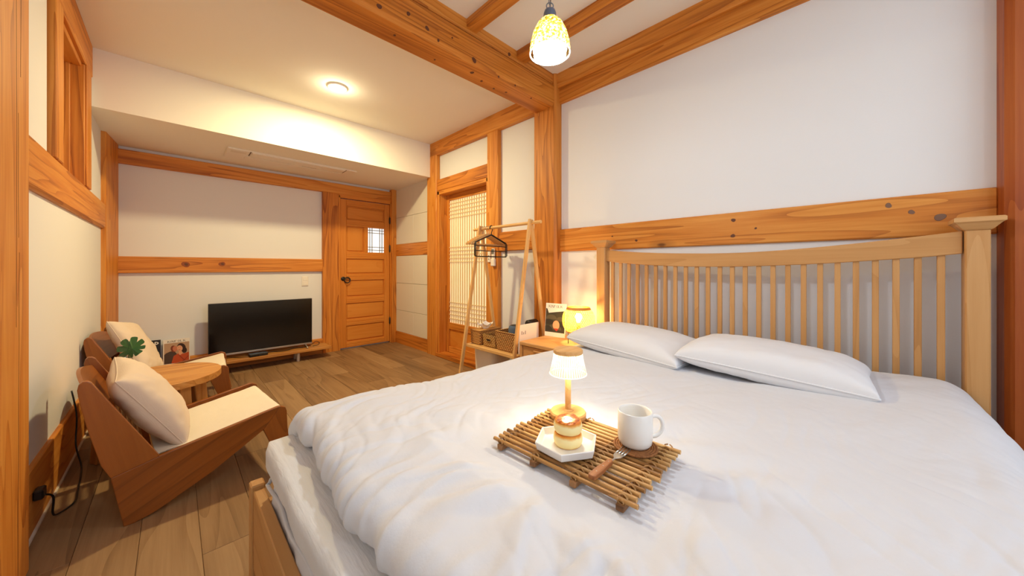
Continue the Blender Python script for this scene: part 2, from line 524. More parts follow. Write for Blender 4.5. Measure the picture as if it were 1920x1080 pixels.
beam((2.325, 2.02, -0.01), (2.42, 2.54, 0.16), 'Y', 'low sill timber behind the clothes rack')
beam((-0.62, 1.80, -0.01), (-0.372, 2.125, 2.80), 'Z', 'cracked near post at the left side of the picture', 'post', bev=0.018)
CRACK = plain('crack_dark', rgb(58, 26, 10), 0.8)
cpost = bpy.data.objects['trim_%d' % TN[0]]
for (yc, z0, z1, wd) in ((1.968, 0.9, 2.7, 0.0045), (1.992, 0.05, 1.15, 0.0035), (2.02, 1.75, 2.7, 0.0028), (1.985, 1.2, 1.62, 0.003)):
    zz_ = np.linspace(z0, z1, 26); m = MB(); vs = []
    for i, z in enumerate(zz_):
        f = i / 25; w_ = wd * (0.25 + 0.75 * math.sin(PI * f) * (0.6 + 0.4 * math.sin(7 * f + yc * 9)))
        yo = yc + 0.006 * math.sin(3.1 * z + yc * 40) + 0.0015 * math.sin(17 * z)
        vs += [(-0.3722, yo - w_ / 2, z), (-0.3714, yo, z), (-0.3722, yo + w_ / 2, z)]
    m.add(vs, [(3 * i + k, 3 * i + k + 1, 3 * i + k + 4, 3 * i + k + 3) for i in range(25) for k in (0, 1)])
    reparent(m.build('crack', CRACK), cpost)
# post in the corner behind the far chair: its face runs a little out of square
TN[0] += 1
struct(MB().prism([(-0.50, 4.42), (-0.402, 4.42), (-0.366, 4.80), (-0.366, 4.86), (-0.50, 4.86)], -0.01, 2.24, 'z').build('trim_%d' % TN[0], PINE['Z'], bevel=0.006), 'corner post behind the far wooden chair', 'post')
# window wall
beam((-0.50, 2.10, 1.424), (-0.404, 4.43, 1.632), 'Y', 'wide rail under the window on the chair side wall', 'rail', bev=0.012)
beam((-0.52, 2.10, 2.432), (-0.405, 3.79, 2.66), 'Y', 'high beam over the window on the chair side wall')
# television wall
beam((-0.40, 4.80, 2.068), (2.36, 4.90, 2.200), 'X', 'dark orange beam above the television and the plank door', bev=0.004)
tvr = beam((-0.40, 4.815, 1.045), (1.36, 4.90, 1.202), 'X', 'knotty orange rail on the wall above the television', 'rail', bev=0.004)
LKNOT = plain('brown_knot', rgb(140, 70, 28), 0.6)
for u, v, r in ((348, 496, 0.030), (416, 495, 0.026)):
    knot_on(u, v, r, LKNOT, tvr, 1, 4.815)
    knot_on(u + 1, v, r * 0.5, DKNOT, tvr, 1, 4.8142)
beam((1.355, 4.80, -0.005), (1.548, 4.90, 2.07), 'Z', 'wide board post between the television and the plank door', 'post', bev=0.004)
beam((2.262, 4.770, -0.005), (2.345, 4.90, 2.235), 'Z', 'slim corner post at the hinge side of the plank door', 'post', bev=0.004)
beam((2.325, 3.86, 1.263), (2.40, 4.79, 1.432), 'Y', 'short rail across the pale tiles', 'rail', bev=0.003)

# baseboards
def base(name, lo, hi, ax, label):
    return struct(MB().box(lo, hi).build(name, PINE[ax], bevel=0.004), label, 'baseboard')
base('baseboard_left', (-0.50, 2.12, -0.005), (-0.412, 4.43, 0.270), 'Y', 'tall knotty baseboard behind the two wooden chairs')
base('baseboard_back', (-0.37, 4.812, -0.005), (1.36, 4.90, 0.185), 'X', 'orange baseboard behind the low television shelf')
base('baseboard_right', (2.318, 3.86, -0.005), (2.40, 4.775, 0.165), 'Y', 'orange baseboard under the pale tiles')
TN[0] += 1
struct(MB().box((-0.413, 2.12, 0.0), (-0.404, 4.43, 0.009)).build('trim_%d' % TN[0], plain('sealant', rgb(214, 206, 192), 0.6)), 'thin pale sealant strip where floor meets tall baseboard', 'trim')

# window in the side wall: posts, deep reveal, sash, pane
w1 = empty('window_1', (-0.43, 3.2, 1.63), label='deep wooden window high on the chair side wall', cat='window', kind='structure')
def wpart(name, lo, hi, ax, mat=None, bev=0.004):
    o = MB().box(lo, hi).build(name, mat or PINE[ax], bevel=bev)
    reparent(o, w1); return o
wpart('frame_post', (-0.56, 2.735, 1.632), (-0.403, 2.885, 2.432), 'Z')
wpart('frame_post', (-0.56, 3.565, 1.632), (-0.403, 3.725, 2.432), 'Z')
wpart('reveal', (-0.515, 3.545, 1.632), (-0.412, 3.566, 2.425), 'Z')
wpart('reveal', (-0.60, 3.535, 1.632), (-0.470, 3.560, 2.415), 'Z')
wpart('head_board', (-0.60, 2.88, 2.405), (-0.425, 3.56, 2.434), 'Y')
wpart('sill_board', (-0.60, 2.88, 1.60), (-0.425, 3.56, 1.640), 'Y')
sash = wpart('sash', (-0.66, 2.86, 1.60), (-0.60, 3.58, 2.45), 'Z')
FROST = NT('frosted_glass'); FROST.b.inputs['Base Color'].default_value = rgb(226, 226, 220); FROST.b.inputs['Roughness'].default_value = 0.4
o = MB().box((-0.602, 2.96, 1.70), (-0.596, 3.48, 2.35)).build('pane', FROST.mat); reparent(o, w1)

# window in the end wall behind the bed foot (added for cool light, never seen; its pane glows)
w2 = empty('window_2', (0.9, YB, 1.45), label='added glowing window, never in view, in the wall behind the bed foot', cat='window', kind='structure')
for lo, hi, ax in (((-0.1, -1.62, 0.72), (1.9, -1.56, 0.80), 'X'), ((-0.1, -1.62, 2.10), (1.9, -1.56, 2.18), 'X'), ((-0.1, -1.62, 0.72), (-0.02, -1.56, 2.18), 'Z'), ((1.82, -1.62, 0.72), (1.9, -1.56, 2.18), 'Z'), ((0.87, -1.615, 0.80), (0.93, -1.57, 2.10), 'Z')):
    reparent(MB().box(lo, hi).build('frame', PINE[ax], bevel=0.004), w2)
reparent(MB().box((-0.02, -1.605, 0.80), (1.82, -1.60, 2.10)).build('pane', plain('added_glow_pane', rgb(235, 238, 240), 0.5, emis=(0.85, 0.93, 1, 1), estr=0.6)), w2)

# ------------------------------------------------------------------ door_1: plank door
d1 = empty('door_1', (1.55, 4.84, 0.0), label='panelled wooden door with a small latticed window, beside the television', cat='door', kind='structure')
def dpart(name, lo, hi, ax, mat=None, bev=0.004, par=None):
    o = MB().box(lo, hi).build(name, (mat or PINED)[ax] if not isinstance(mat, bpy.types.Material) else mat, bevel=bev)
    reparent(o, d1)
    return o
DX0, DX1 = 1.562, 2.250
dpart('door_frame', (1.546, 4.795, 0.0), (1.562, 4.88, 2.05), 'Z', bev=0.002)
dpart('door_frame', (2.250, 4.795, 0.0), (2.263, 4.88, 2.05), 'Z', bev=0.002)
dpart('door_frame', (1.546, 4.795, 2.020), (2.263, 4.88, 2.070), 'X', bev=0.002)
YF = 4.812
sx = 0.082
dpart('stile', (DX0 + 0.004, YF, 0.02), (DX0 + sx, YF + 0.04, 2.012), 'Z')
dpart('stile', (DX1 - sx, YF, 0.02), (DX1 - 0.004, YF + 0.04, 2.012), 'Z')
ix0, ix1 = DX0 + sx, DX1 - sx
rails = [(0.02, 0.095), (0.313, 0.396), (0.612, 0.698), (0.924, 1.007), (1.215, 1.308), (1.653, 1.739), (1.926, 2.012)]
for a, b in rails:
    r = dpart('door_rail', (ix0, YF, a), (ix1, YF + 0.04, b), 'X')
    for q in (0.34, 0.66):
        zz = a + (b - a) * q
        g = MB().box((ix0 + 0.004, YF - 0.003, zz - 0.004), (ix1 - 0.004, YF + 0.002, zz + 0.004)).build('bead', PINED['X'], bevel=0.002)
        reparent(g, d1); g.parent = r; g.location = Vector(g.location) - Vector(r.location)
for (a, b) in ((0.095, 0.313), (0.396, 0.612), (0.698, 0.924), (1.007, 1.215), (1.739, 1.926)):
    m = MB().box((ix0 + 0.012, YF + 0.010, a + 0.012), (ix1 - 0.012, YF + 0.03, b - 0.012))
    o = m.build('door_panel', PINED['X'], bevel=0.009); reparent(o, d1)
    dpart('door_panel', (ix0, YF + 0.022, a), (ix1, YF + 0.034, b), 'X', bev=0.0)
wx = ix0 + 0.235
dpart('mullion', (wx, YF, 1.308), (wx + 0.055, YF + 0.04, 1.653), 'Z')
o = MB().box((ix0 + 0.012, YF + 0.010, 1.32), (wx - 0.012, YF + 0.03, 1.641)).build('door_panel', PINED['Z'], bevel=0.009); reparent(o, d1)
dpart('door_panel', (ix0, YF + 0.022, 1.308), (wx, YF + 0.034, 1.653), 'Z', bev=0.0)
# small backlit window
gx0, gx1, gz0, gz1 = wx + 0.055, ix1, 1.308, 1.653
gl = dpart('window_pane', (gx0, YF + 0.024, gz0), (gx1, YF + 0.028, gz1), 'Z', mat=plain('lit_pane', rgb(235, 240, 242), 0.4, emis=(0.9, 0.97, 1.0, 1), estr=0.85), bev=0.0)
LAT = plain('grey_lattice', rgb(120, 116, 108), 0.6)
W, Hh = gx1 - gx0, gz1 - gz0
for fx in (0.13, 0.27, 0.74, 0.88):
    dpart('lattice_bar', (gx0 + W * fx - 0.004, YF + 0.016, gz0), (gx0 + W * fx + 0.004, YF + 0.024, gz1), 'Z', mat=LAT, bev=0.0)
for fz in (0.10, 0.22, 0.80, 0.91):
    dpart('lattice_bar', (gx0, YF + 0.015, gz0 + Hh * fz - 0.004), (gx1, YF + 0.0235, gz0 + Hh * fz + 0.004), 'X', mat=LAT, bev=0.0)
# ring handle and hinges
hz, hx = 0.945, DX0 + 0.042
m = MB().lathe([(0.0001, 0), (0.030, 0), (0.028, 0.010), (0.014, 0.020), (0.0001, 0.022)], seg=20)
h = m.build('handle', BLACK, rot=(PI / 2, 0, 0), loc=(hx, YF - 0.006, hz)); reparent(h, d1)
ringp = [(hx + 0.045 + 0.036 * math.cos(a), YF - 0.022, hz - 0.018 + 0.036 * math.sin(a)) for a in np.linspace(0, 2 * PI, 28, endpoint=False)]
o = MB().tube(ringp, 0.0075, 8, closed=True).build('ring', BLACK, smooth=True); reparent(o, d1); o.parent = h
o.matrix_parent_inverse = Matrix(); 
hw = Matrix.Translation(h.location) @ Matrix.Rotation(PI / 2, 4, 'X')
loc = o.location.copy(); inv = hw.inverted(); o.location = inv @ loc; o.rotation_euler = (-PI / 2, 0, 0)
for z in (1.78, 1.37, 0.32):
    pts = [(2.246, YF - 0.008, z - 0.055), (2.246, YF - 0.008, z - 0.035), (2.246, YF - 0.008, z + 0.035), (2.246, YF - 0.008, z + 0.055)]
    o = MB().tube(pts, [0.005, 0.012, 0.012, 0.005], 10).build('hinge', BLACK, smooth=True); reparent(o, d1)

# ------------------------------------------------------------------ door_2: sliding paper door
d2 = empty('door_2', (2.40, 3.15, 0.0), label='sliding door of white paper lattice over a wooden panel', cat='door', kind='structure')
def spart(name, lo, hi, mat, bev=0.003):
    o = MB().box(lo, hi).build(name, mat, bevel=bev); reparent(o, d2); return o
spart('jamb', (2.318, 3.615, 0.0), (2.50, 3.655, 2.04), PINE['Z'])
spart('jamb', (2.318, 2.69, 0.0), (2.50, 2.722, 2.04), PINE['Z'])
spart('head_jamb', (2.318, 2.69, 1.992), (2.50, 3.655, 2.036), PINE['Y'])
spart('sill', (2.300, 2.69, 0.0), (2.50, 3.66, 0.048), PINE['Y'])
SX = 2.430
spart('door_stile', (SX, 3.565, 0.048), (SX + 0.04, 3.615, 1.992), PINE['Z'])
spart('door_stile', (SX, 2.722, 0.048), (SX + 0.04, 2.770, 1.992), PINE['Z'])
spart('door_rail', (SX, 2.77, 1.925), (SX + 0.04, 3.565, 1.992), PINE['Y'])
spart('door_rail', (SX, 2.77, 0.335), (SX + 0.04, 3.565, 0.415), PINE['Y'])
spart('door_rail', (SX, 2.77, 0.048), (SX + 0.04, 3.565, 0.120), PINE['Y'])
spart('door_panel', (SX + 0.018, 2.77, 0.12), (SX + 0.032, 3.565, 0.335), PINED['Y'])
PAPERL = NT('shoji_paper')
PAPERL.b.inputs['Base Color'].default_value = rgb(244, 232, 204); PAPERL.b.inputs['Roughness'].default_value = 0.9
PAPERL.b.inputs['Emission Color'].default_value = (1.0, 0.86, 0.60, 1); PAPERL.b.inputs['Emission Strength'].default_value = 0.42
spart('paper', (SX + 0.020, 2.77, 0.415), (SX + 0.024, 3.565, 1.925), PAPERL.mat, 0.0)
BARM = plain('lattice_wood', rgb(224, 202, 160), 0.6)
vb = MB().box((SX + 0.006, -0.0045, -0.755), (SX + 0.0195, 0.0045, 0.755))
n = 18
for i in range(1, n):
    y = 2.77 + (3.565 - 2.77) * i / n
    spart('lattice_bar', (SX + 0.006, y - 0.0045, 0.415), (SX + 0.0195, y + 0.0045, 1.925), BARM, 0.0)
for z in (1.885, 1.840, 1.795, 1.750, 1.705, 1.345, 1.30, 1.255, 1.21, 1.165, 0.665, 0.615, 0.565, 0.515, 0.465):
    spart('lattice_bar', (SX + 0.0045, 2.77, z - 0.0045), (SX + 0.0192, 3.565, z + 0.0045), BARM, 0.0)

# ------------------------------------------------------------------ fittings on walls and ceilings
t = empty('downlight', (1.00, 3.14, ZC), label='round glowing downlight in the cream ceiling', cat='lamp')
MB().lathe([(0.073, 0.0), (0.078, -0.004), (0.078, -0.012), (0.066, -0.016), (0.064, -0.010)], seg=40).build('rim', WHITEP, t, smooth=True, center=False, loc=(0, 0, 0))
MB().lathe([(0.0001, -0.0165), (0.040, -0.016), (0.066, -0.011)], seg=40).build('diffuser', plain('downlight_glow', (1, 1, 1, 1), 0.5, emis=(1.0, 0.93, 0.78, 1), estr=14.0), t, smooth=True, center=False, loc=(0, 0, 0))

t = empty('air_conditioner', (0.95, 4.33, ZS), label='white one-way air conditioner panel set in the lowered ceiling', cat='air conditioner')
def acp(name, lo, hi, mat=WHITEP, bev=0.004):
    return MB().box(lo, hi).build(name, mat, t, bevel=bev)
acp('panel', (-0.59, -0.18, -0.014), (0.59, 0.20, 0.004), bev=0.008)
acp('intake_grille', (-0.40, -0.172, -0.022), (0.46, -0.03, -0.013))
acp('air_flap', (-0.44, 0.01, -0.020), (0.47, 0.11, -0.013), bev=0.003)
acp('display', (-0.56, -0.13, -0.0155), (-0.44, -0.06, -0.0135), plain('ac_display', rgb(222, 216, 204), 0.3), 0.001)
acp('seam', (-0.418, -0.176, -0.0165), (-0.410, -0.03, -0.0135), plain('dark_gap', rgb(110, 95, 80), 0.7), 0.0)
acp('seam', (0.470, -0.176, -0.0165), (0.476, -0.03, -0.0135), bpy.data.materials['dark_gap'], 0.0)
acp('flap_line', (0.06, -0.012, -0.0165), (0.20, -0.006, -0.0135), bpy.data.materials['dark_gap'], 0.0)

t = empty('light_switch', (1.165, 4.85, 0.925), label='white light switch plate on the wall above the television corner', cat='switch')
MB().box((-0.036, -0.010, -0.060), (0.036, 0.0, 0.060)).build('switch_plate', WHITEP, t, bevel=0.004)
for z in (-0.026, 0.0265):
    MB().box((-0.024, -0.0135, z - 0.022), (0.024, -0.009, z + 0.022)).build('rocker', WHITEP, t, bevel=0.002)

# remotes hanging on the stud
t = empty('remote_control', (2.310, 2.585, 1.205), label='white remote control in its holder on the wooden stud', cat='remote')
MB().box((-0.024, -0.024, -0.085), (-0.006, 0.024, 0.085)).build('body', WHITEP, t, bevel=0.006)
MB().box((-0.0255, -0.018, 0.028), (-0.0235, 0.018, 0.078)).build('display', plain('lcd_grey', rgb(110, 112, 110), 0.3), t)
MB().box((-0.030, -0.028, -0.095), (0.0, 0.028, -0.02)).build('holder', WHITEP, t, bevel=0.006)
t = empty('thermostat', (2.310, 2.655, 1.205), label='small white two-button controller beside the remote', cat='controller')
MB().box((-0.014, -0.022, -0.055), (0.0, 0.022, 0.055)).build('body', WHITEP, t, bevel=0.004)
for z in (-0.022, 0.012):
    MB().cyl((-0.016, 0, z), (-0.013, 0, z), 0.007, 12).build('button', GREYP, t)
# ================================================================== THE BED
bed = empty('bed', (1.20, 0.50, 0.0), label='wide oak bed with a slatted curved headboard and low footboard', cat='bed')
def bpart(mb, name, mat, bevel=0.003, **k):
    o = mb.build(name, mat, bevel=bevel, **k); reparent(o, bed); return o
# headboard
HX = 2.200
YL, YR = 1.300, -0.328
def post(yc, w, name):
    p = bpart(MB().box((HX - 0.012, yc - w, 0.0), (HX + 0.062, yc + w, 1.245)), name, OAK['Z'], 0.004)
    cp = MB()
    for (e, z) in ():
        pass
    prof = [(0.001, 1.243), (0.006, 1.247), (0.010, 1.252), (0.022, 1.268), (0.030, 1.274), (0.030, 1.288), (0.026, 1.292)]
    vs = []; fs = []
    xc = HX + 0.025
    for (e, z) in prof:
        vs += [(xc - 0.037 - e, yc - w - e, z), (xc + 0.037 + e, yc - w - e, z), (xc + 0.037 + e, yc + w + e, z), (xc - 0.037 - e, yc + w + e, z)]
    n = len(prof)
    for i in range(n - 1):
        for k in range(4):
            l = (k + 1) % 4
            fs.append((i * 4 + k, i * 4 + l, i * 4 + 4 + l, i * 4 + 4 + k))
    fs += [(3, 2, 1, 0), tuple((n - 1) * 4 + k for k in range(4))]
    bpart(MB().add(vs, fs), 'post_cap', OAK['Y'], 0.0)
post(YL, 0.034, 'headboard_post')
post(YR, 0.030, 'headboard_post')
# curved crest rail
ys = np.linspace(YL - 0.033, YR + 0.033, 40)
def crest_top(y):
    return np.interp(y, [-0.30, -0.178, 0.027, 0.279, 0.52, 0.859, 1.13, 1.274], [1.243, 1.228, 1.205, 1.185, 1.177, 1.188, 1.207, 1.225])
def crest_bot(y):
    return np.interp(y, [-0.30, -0.116, 0.128, 0.45, 0.70, 0.90, 1.10, 1.274], [1.150, 1.134, 1.115, 1.102, 1.102, 1.109, 1.124, 1.142])
def smooth1(f, y):
    return np.mean([f(y + d) for d in np.linspace(-0.12, 0.12, 13)], axis=0) if True else f(y)
ct = smooth1(crest_top, np.clip(ys, -0.2, 1.16)); cb = smooth1(crest_bot, np.clip(ys, -0.2, 1.16))
ct = ct + np.where(ys < -0.2, (-0.2 - ys) * 0.13, 0) + np.where(ys > 1.16, (ys - 1.16) * 0.12, 0)
cb = cb + np.where(ys < -0.2, (-0.2 - ys) * 0.13, 0) + np.where(ys > 1.16, (ys - 1.16) * 0.12, 0)
poly = [(y, z) for y, z in zip(ys, ct)] + [(y, z) for y, z in zip(ys[::-1], cb[::-1])]
bpart(MB().prism(poly, HX + 0.006, HX + 0.046, 'x'), 'crest_rail', OAK['Y'], 0.003)
# slim lip under the crest, on the right part
bpart(MB().box((HX + 0.004, YR + 0.033, 0.30), (HX + 0.044, YL - 0.033, 0.40)), 'lower_rail', OAK['Y'])
# slats
y0s, y1s = 1.222, -0.243
zs = [float(np.interp(y, ys[::-1], cb[::-1])) for y in np.linspace(y0s, y1s, 25)]
slme = {}
for i, y in enumerate(np.linspace(y0s, y1s, 25)):
    bpart(MB().box((HX + 0.016, y - 0.0105, 0.39), (HX + 0.034, y + 0.0105, zs[i] + 0.004)), 'slat', OAK['Z'], 0.0015)
# side rails, footboard
for y in (1.318, -0.318):
    bpart(MB().box((0.18, y - 0.014, 0.20), (HX, y + 0.014, 0.36)), 'side_rail', OAK['X'])
bpart(MB().box((0.176, -0.335, 0.16), (0.205, 1.335, 0.405)), 'footboard', OAK['Y'], 0.003)
for y in (1.340, -0.340):
    bpart(MB().box((0.170, y - 0.022, 0.0), (0.207, y + 0.022, 0.418)), 'foot_post', OAK['Z'], 0.004)
bpart(MB().box((0.20, -0.30, 0.22), (HX, 1.30, 0.246)), 'slat_base', OAK['X'])

# mattress in its cover ------------------------------------------------------
def soft_block(lo, hi, r, n=(60, 60), wob=0.004, sc=6.0):
    """rounded slab: top and sides from a grid unrolled over the edges"""
    x0, y0, z0 = lo; x1, y1, z1 = hi
    def path(a0, a1, m):
        L = a1 - a0; H = z1 - z0
        out = []
        for i in range(12): out.append((a0, z0 + (H - r) * i / 12.0))
        for i in range(8):
            t = PI / 2 * i / 8
            out.append((a0 + r - r * math.cos(t), z1 - r + r * math.sin(t)))
        for i in range(m + 1): out.append((a0 + r + (L - 2 * r) * i / m, z1))
        for i in range(1, 9):
            t = PI / 2 * i / 8
            out.append((a1 - r + r * math.sin(t), z1 - r + r * math.cos(t)))
        for i in range(1, 13): out.append((a1, z1 - r - (H - r) * i / 12.0))
        return np.array(out)
    px = path(x0, x1, n[0]); py = path(y0, y1, n[1])
    X = px[:, 0][:, None] + 0 * py[:, 0][None, :]; Y = py[:, 0][None, :] + 0 * X
    Z = np.minimum(px[:, 1][:, None] + 0 * Y, py[:, 1][None, :] + 0 * X)
    # round the vertical corners
    cx = np.clip(X, x0 + 0.06, x1 - 0.06); cy = np.clip(Y, y0 + 0.06, y1 - 0.06)
    d = np.hypot(X - cx, Y - cy); s = np.where(d > 0.06, 0.06 / np.maximum(d, 1e-6), 1)
    X = cx + (X - cx) * s; Y = cy + (Y - cy) * s
    return np.stack([X, Y, Z], -1)
matt = empty('mattress', (1.20, 0.50, 0.25), label='white mattress in a cotton cover with a ridge seam, in the oak bed', cat='mattress')
P = soft_block((0.216, -0.283, 0.25), (2.160, 1.283, 0.540), 0.035)
wv = fbm(P[..., 1] * 5 + P[..., 0] * 3, P[..., 2] * 3.0, 3)
side = (P[..., 2] < 0.53)
P[..., 0] += np.where(side & (P[..., 0] < 0.3), -0.016 * np.sin(P[..., 1] * 23 + 3 * wv) * np.clip((0.53 - P[..., 2]) * 6, 0, 1) * 0.4 - 0.010 * np.clip((0.5 - P[..., 2]) * 8, 0, 1) - 0.006 * wv, 0)
P[..., 1] += np.where(side & (P[..., 1] > 1.2), 0.008 * np.sin(P[..., 0] * 25 + 3 * wv), 0)
o = MB().grid(P).build('cover', LINEN, smooth=True); reparent(o, matt)
seam = []
for y in np.linspace(-0.27, 1.26, 60): seam.append((0.206 - 0.004 * math.sin(y * 21), y, 0.445 + 0.006 * math.sin(y * 9)))
for t in np.linspace(0.2, PI / 2, 6): seam.append((0.265 - 0.060 * math.cos(t), 1.238 + 0.062 * math.sin(t), 0.447))
for x in np.linspace(0.30, 2.1, 30): seam.append((x, 1.300, 0.447))
o = MB().tube(seam, 0.0050, 8).build('seam_piping', LINEN, smooth=True); reparent(o, matt)

pad = empty('mattress_pad', (1.20, 0.50, 0.54), label='white gauze bed pad lying under the duvet, its hem showing at the foot', cat='bed pad')
P = soft_block((0.200, -0.310, 0.505), (2.168, 1.310, 0.558), 0.022)
wv = fbm(P[..., 1] * 4, P[..., 0] * 4, 3)
edge = np.clip((0.56 - P[..., 2]) * 22, 0, 1)
P[..., 2] += (0.006 * fbm(P[..., 0] * 9, P[..., 1] * 5, 3)) - 0.012 * edge * (0.5 + 0.8 * np.sin(P[..., 1] * 11 + wv * 2) * 0.4)
P[..., 0] += np.where(P[..., 0] < 0.25, 0.010 * np.sin(P[..., 1] * 4.2 + 0.6) + 0.012 * wv, 0)
o = MB().grid(P).build('pad_cloth', GAUZE, smooth=True); reparent(o, pad)

# duvet ----------------------------------------------------------------------
def duvet_top(x, y):
    z = np.interp(x, [0.25, 0.36, 0.47, 0.75, 1.0, 1.5, 1.92, 2.2], [0.648, 0.656, 0.658, 0.638, 0.632, 0.622, 0.608, 0.600])
    hr = np.clip((x - 1.25) / 0.7, 0, 1); hr = hr * hr * (3 - 2 * hr)
    z = z + hr * 0.052 * np.clip((0.35 - y) / 0.5, 0, 1)
    return z
TRAYZ = 0.662
def make_duvet():
    # x path: rolled foot edge, then flat to the head
    rx = 0.046; cx = 0.262 + rx
    ph = np.linspace(-1.15, PI / 2, 30)
    xa = np.concatenate([cx - rx * 1.05 * np.cos(ph), np.linspace(cx, 2.172, 330)[1:]])
    dz = np.concatenate([rx * (np.sin(ph) - 1), np.zeros(329)])
    h0, r = 0.712, 0.125
    s = np.concatenate([-np.linspace(1.12, 0.9, 24)[:-1], np.linspace(-0.9, 0.9, 330), np.linspace(0.9, 1.12, 24)[1:]])
    a = np.abs(s); th = np.clip((a - h0) / r, 0, 1.42)
    yo = np.where(a < h0, a, h0 + r * np.sin(th)); dy = np.where(a < h0, 0, -r * (1 - np.cos(th)))
    ext = np.clip(a - h0 - r * 1.42, 0, None)
    yo = yo + ext * math.cos(1.42); dy = dy - ext * math.sin(1.42)
    ya = 0.50 + np.sign(s) * yo
    X = xa[:, None] + 0 * ya[None, :]; Y = ya[None, :] + 0 * X
    top = duvet_top(X, np.clip(Y, -0.2, 1.25))
    Z = top + dz[:, None] + dy[None, :]
    # under the tray the cloth is pressed down a little
    U = X; V = Y
    # foot edge meanders
    roll = np.clip(1 - (X - 0.26) / 0.35, 0, 1)
    X = X + roll ** 2 * (0.014 * np.sin(Y * 5.5 + 1.0) + 0.016 * pn(Y * 6 + 4, Y * 0 + 2.2))
    # normals of the smooth sheet
    Pm = np.stack([X, Y, Z], -1)
    du = np.gradient(Pm, axis=0); dv = np.gradient(Pm, axis=1)
    N = np.cross(du, dv); N /= np.linalg.norm(N, axis=-1, keepdims=True) + 1e-9
    if N[200, 180, 2] < 0: N = -N
    # displacement
    d = 0.007 * fbm(U * 2.6 + 3.1, V * 2.6, 2)
    # long creases fanning from the foot edge
    wx = U + 0.10 * pn(U * 3.0, V * 3.0 + 7); wy = V + 0.10 * pn(U * 3.0 + 11, V * 3.0)
    ang = 0.55
    p = wx * math.cos(ang) + wy * math.sin(ang); q = -wx * math.sin(ang) + wy * math.cos(ang)
    ridge = 1 - np.abs(pn(p * 2.4, q * 11.0)) * 2.2
    foot = np.clip(1 - (U - 0.26) / 0.62, 0, 1) ** 1.3
    d = d + 0.0115 * foot * (ridge - 0.55)
    ridge2 = 1 - np.abs(pn(wx * 3.2 + 31, wy * 16.0)) * 2.2
    edge = np.clip(1 - (U - 0.24) / 0.24, 0, 1)
    d = d + 0.0080 * edge * (ridge2 - 0.55) + 0.002 * edge * fbm(U * 22, V * 22, 2)
    # gathers round the tray and the lamp
    cx_, cy_ = 0.72, 0.48
    rr = np.hypot(U - cx_, V - cy_); an = np.arctan2(V - cy_, U - cx_)
    fall = np.exp(-((rr - 0.24) / 0.20) ** 2)
    d = d + 0.0060 * fall * np.sin(an * 15 + 3.0 * pn(U * 4, V * 4)) * np.clip(1.2 - np.abs(an) / PI * 0.2, 0, 1)
    # sharp small creases, strongest toward the foot and the lamp side
    for (an_, f1, f2, am, sd) in ((0.45, 2.4, 15.0, 0.0062, 3), (-0.35, 2.2, 13.0, 0.0062, 9), (0.9, 3.0, 18.0, 0.0042, 14)):
        p = wx * math.cos(an_) + wy * math.sin(an_); q = -wx * math.sin(an_) + wy * math.cos(an_)
        rdg = np.clip(1 - np.abs(pn(p * f1 + sd, q * f2 + sd)) * 4.5, 0, 1) ** 1.5
        msk = np.clip(0.5 + 1.6 * pn(U * 3 + sd, V * 3), 0, 1) * np.clip(1.35 - U * 0.75, 0.15, 1)
        d = d - am * rdg * msk
    # fine soft rumple and broad folds near the right edge
    d = d + 0.0022 * fbm(wx * 9, wy * 9, 3)
    ang = -0.75
    p = wx * math.cos(ang) + wy * math.sin(ang); q = -wx * math.sin(ang) + wy * math.cos(ang)
    rt = np.clip((0.10 - V) / 0.45, 0, 1)
    d = d + 0.013 * rt * pn(p * 1.3 + 5, q * 5.0)
    d = d + 0.006 * pn(p * 1.8 + 15, q * 7.0 + 3) * np.clip(U - 0.9, 0, 1)
    # flatten where the tray stands
    tr = np.clip(np.minimum(np.minimum(U - 0.53, 0.92 - U), np.minimum(V - 0.24, 0.73 - V)) / 0.06 + 1, 0, 1)
    target = TRAYZ - 0.020
    Pm = Pm + N * d[..., None]
    Pm[..., 2] = Pm[..., 2] * (1 - tr) + (np.minimum(Pm[..., 2], target - 0.0035) * 0.3 + (target - 0.004) * 0.7) * tr
    return MB().grid(Pm)
duv = empty('duvet', (1.2, 0.5, 0.56), label='thick white cotton duvet spread over the whole bed', cat='duvet')
o = make_duvet().build('duvet_cover', LINEN, smooth=True); reparent(o, duv)

# pillows --------------------------------------------------------------------
def pillow_points(w, d, h, nx=46, ny=40, pinch=0.07, power=0.42, seed=0, flat=0.55, wr=0.006):
    u = np.sin(np.linspace(-PI / 2, PI / 2, nx)); v = np.sin(np.linspace(-PI / 2, PI / 2, ny))
    U, V = np.meshgrid(u, v, indexing='ij')
    X = w / 2 * U * (1 - pinch * (1 - V * V) * U * U * 0.8)
    Y = d / 2 * V * (1 - pinch * (1 - U * U) * V * V * 0.8)
    T = np.clip((1 - U ** 2) * (1 - V ** 2), 0, 1) ** power
    n = fbm(U * 2.2 + seed * 7.7, V * 2.2 + seed * 3.1, 3)
    rad = 1 - np.abs(pn(np.arctan2(V, U) * 4.0 + seed, np.hypot(U, V) * 1.2)) * 2
    edgew = np.clip(np.hypot(U, V) - 0.5, 0, 1)
    H = h * T + (wr * n + wr * 1.3 * edgew * rad) * np.clip(T * 1.6, 0, 1)
    top = np.stack([X, Y, H * (1 - 0.35 * (1 - flat))], -1)
    bot = np.stack([X, Y, -H * flat], -1)
    return top, bot
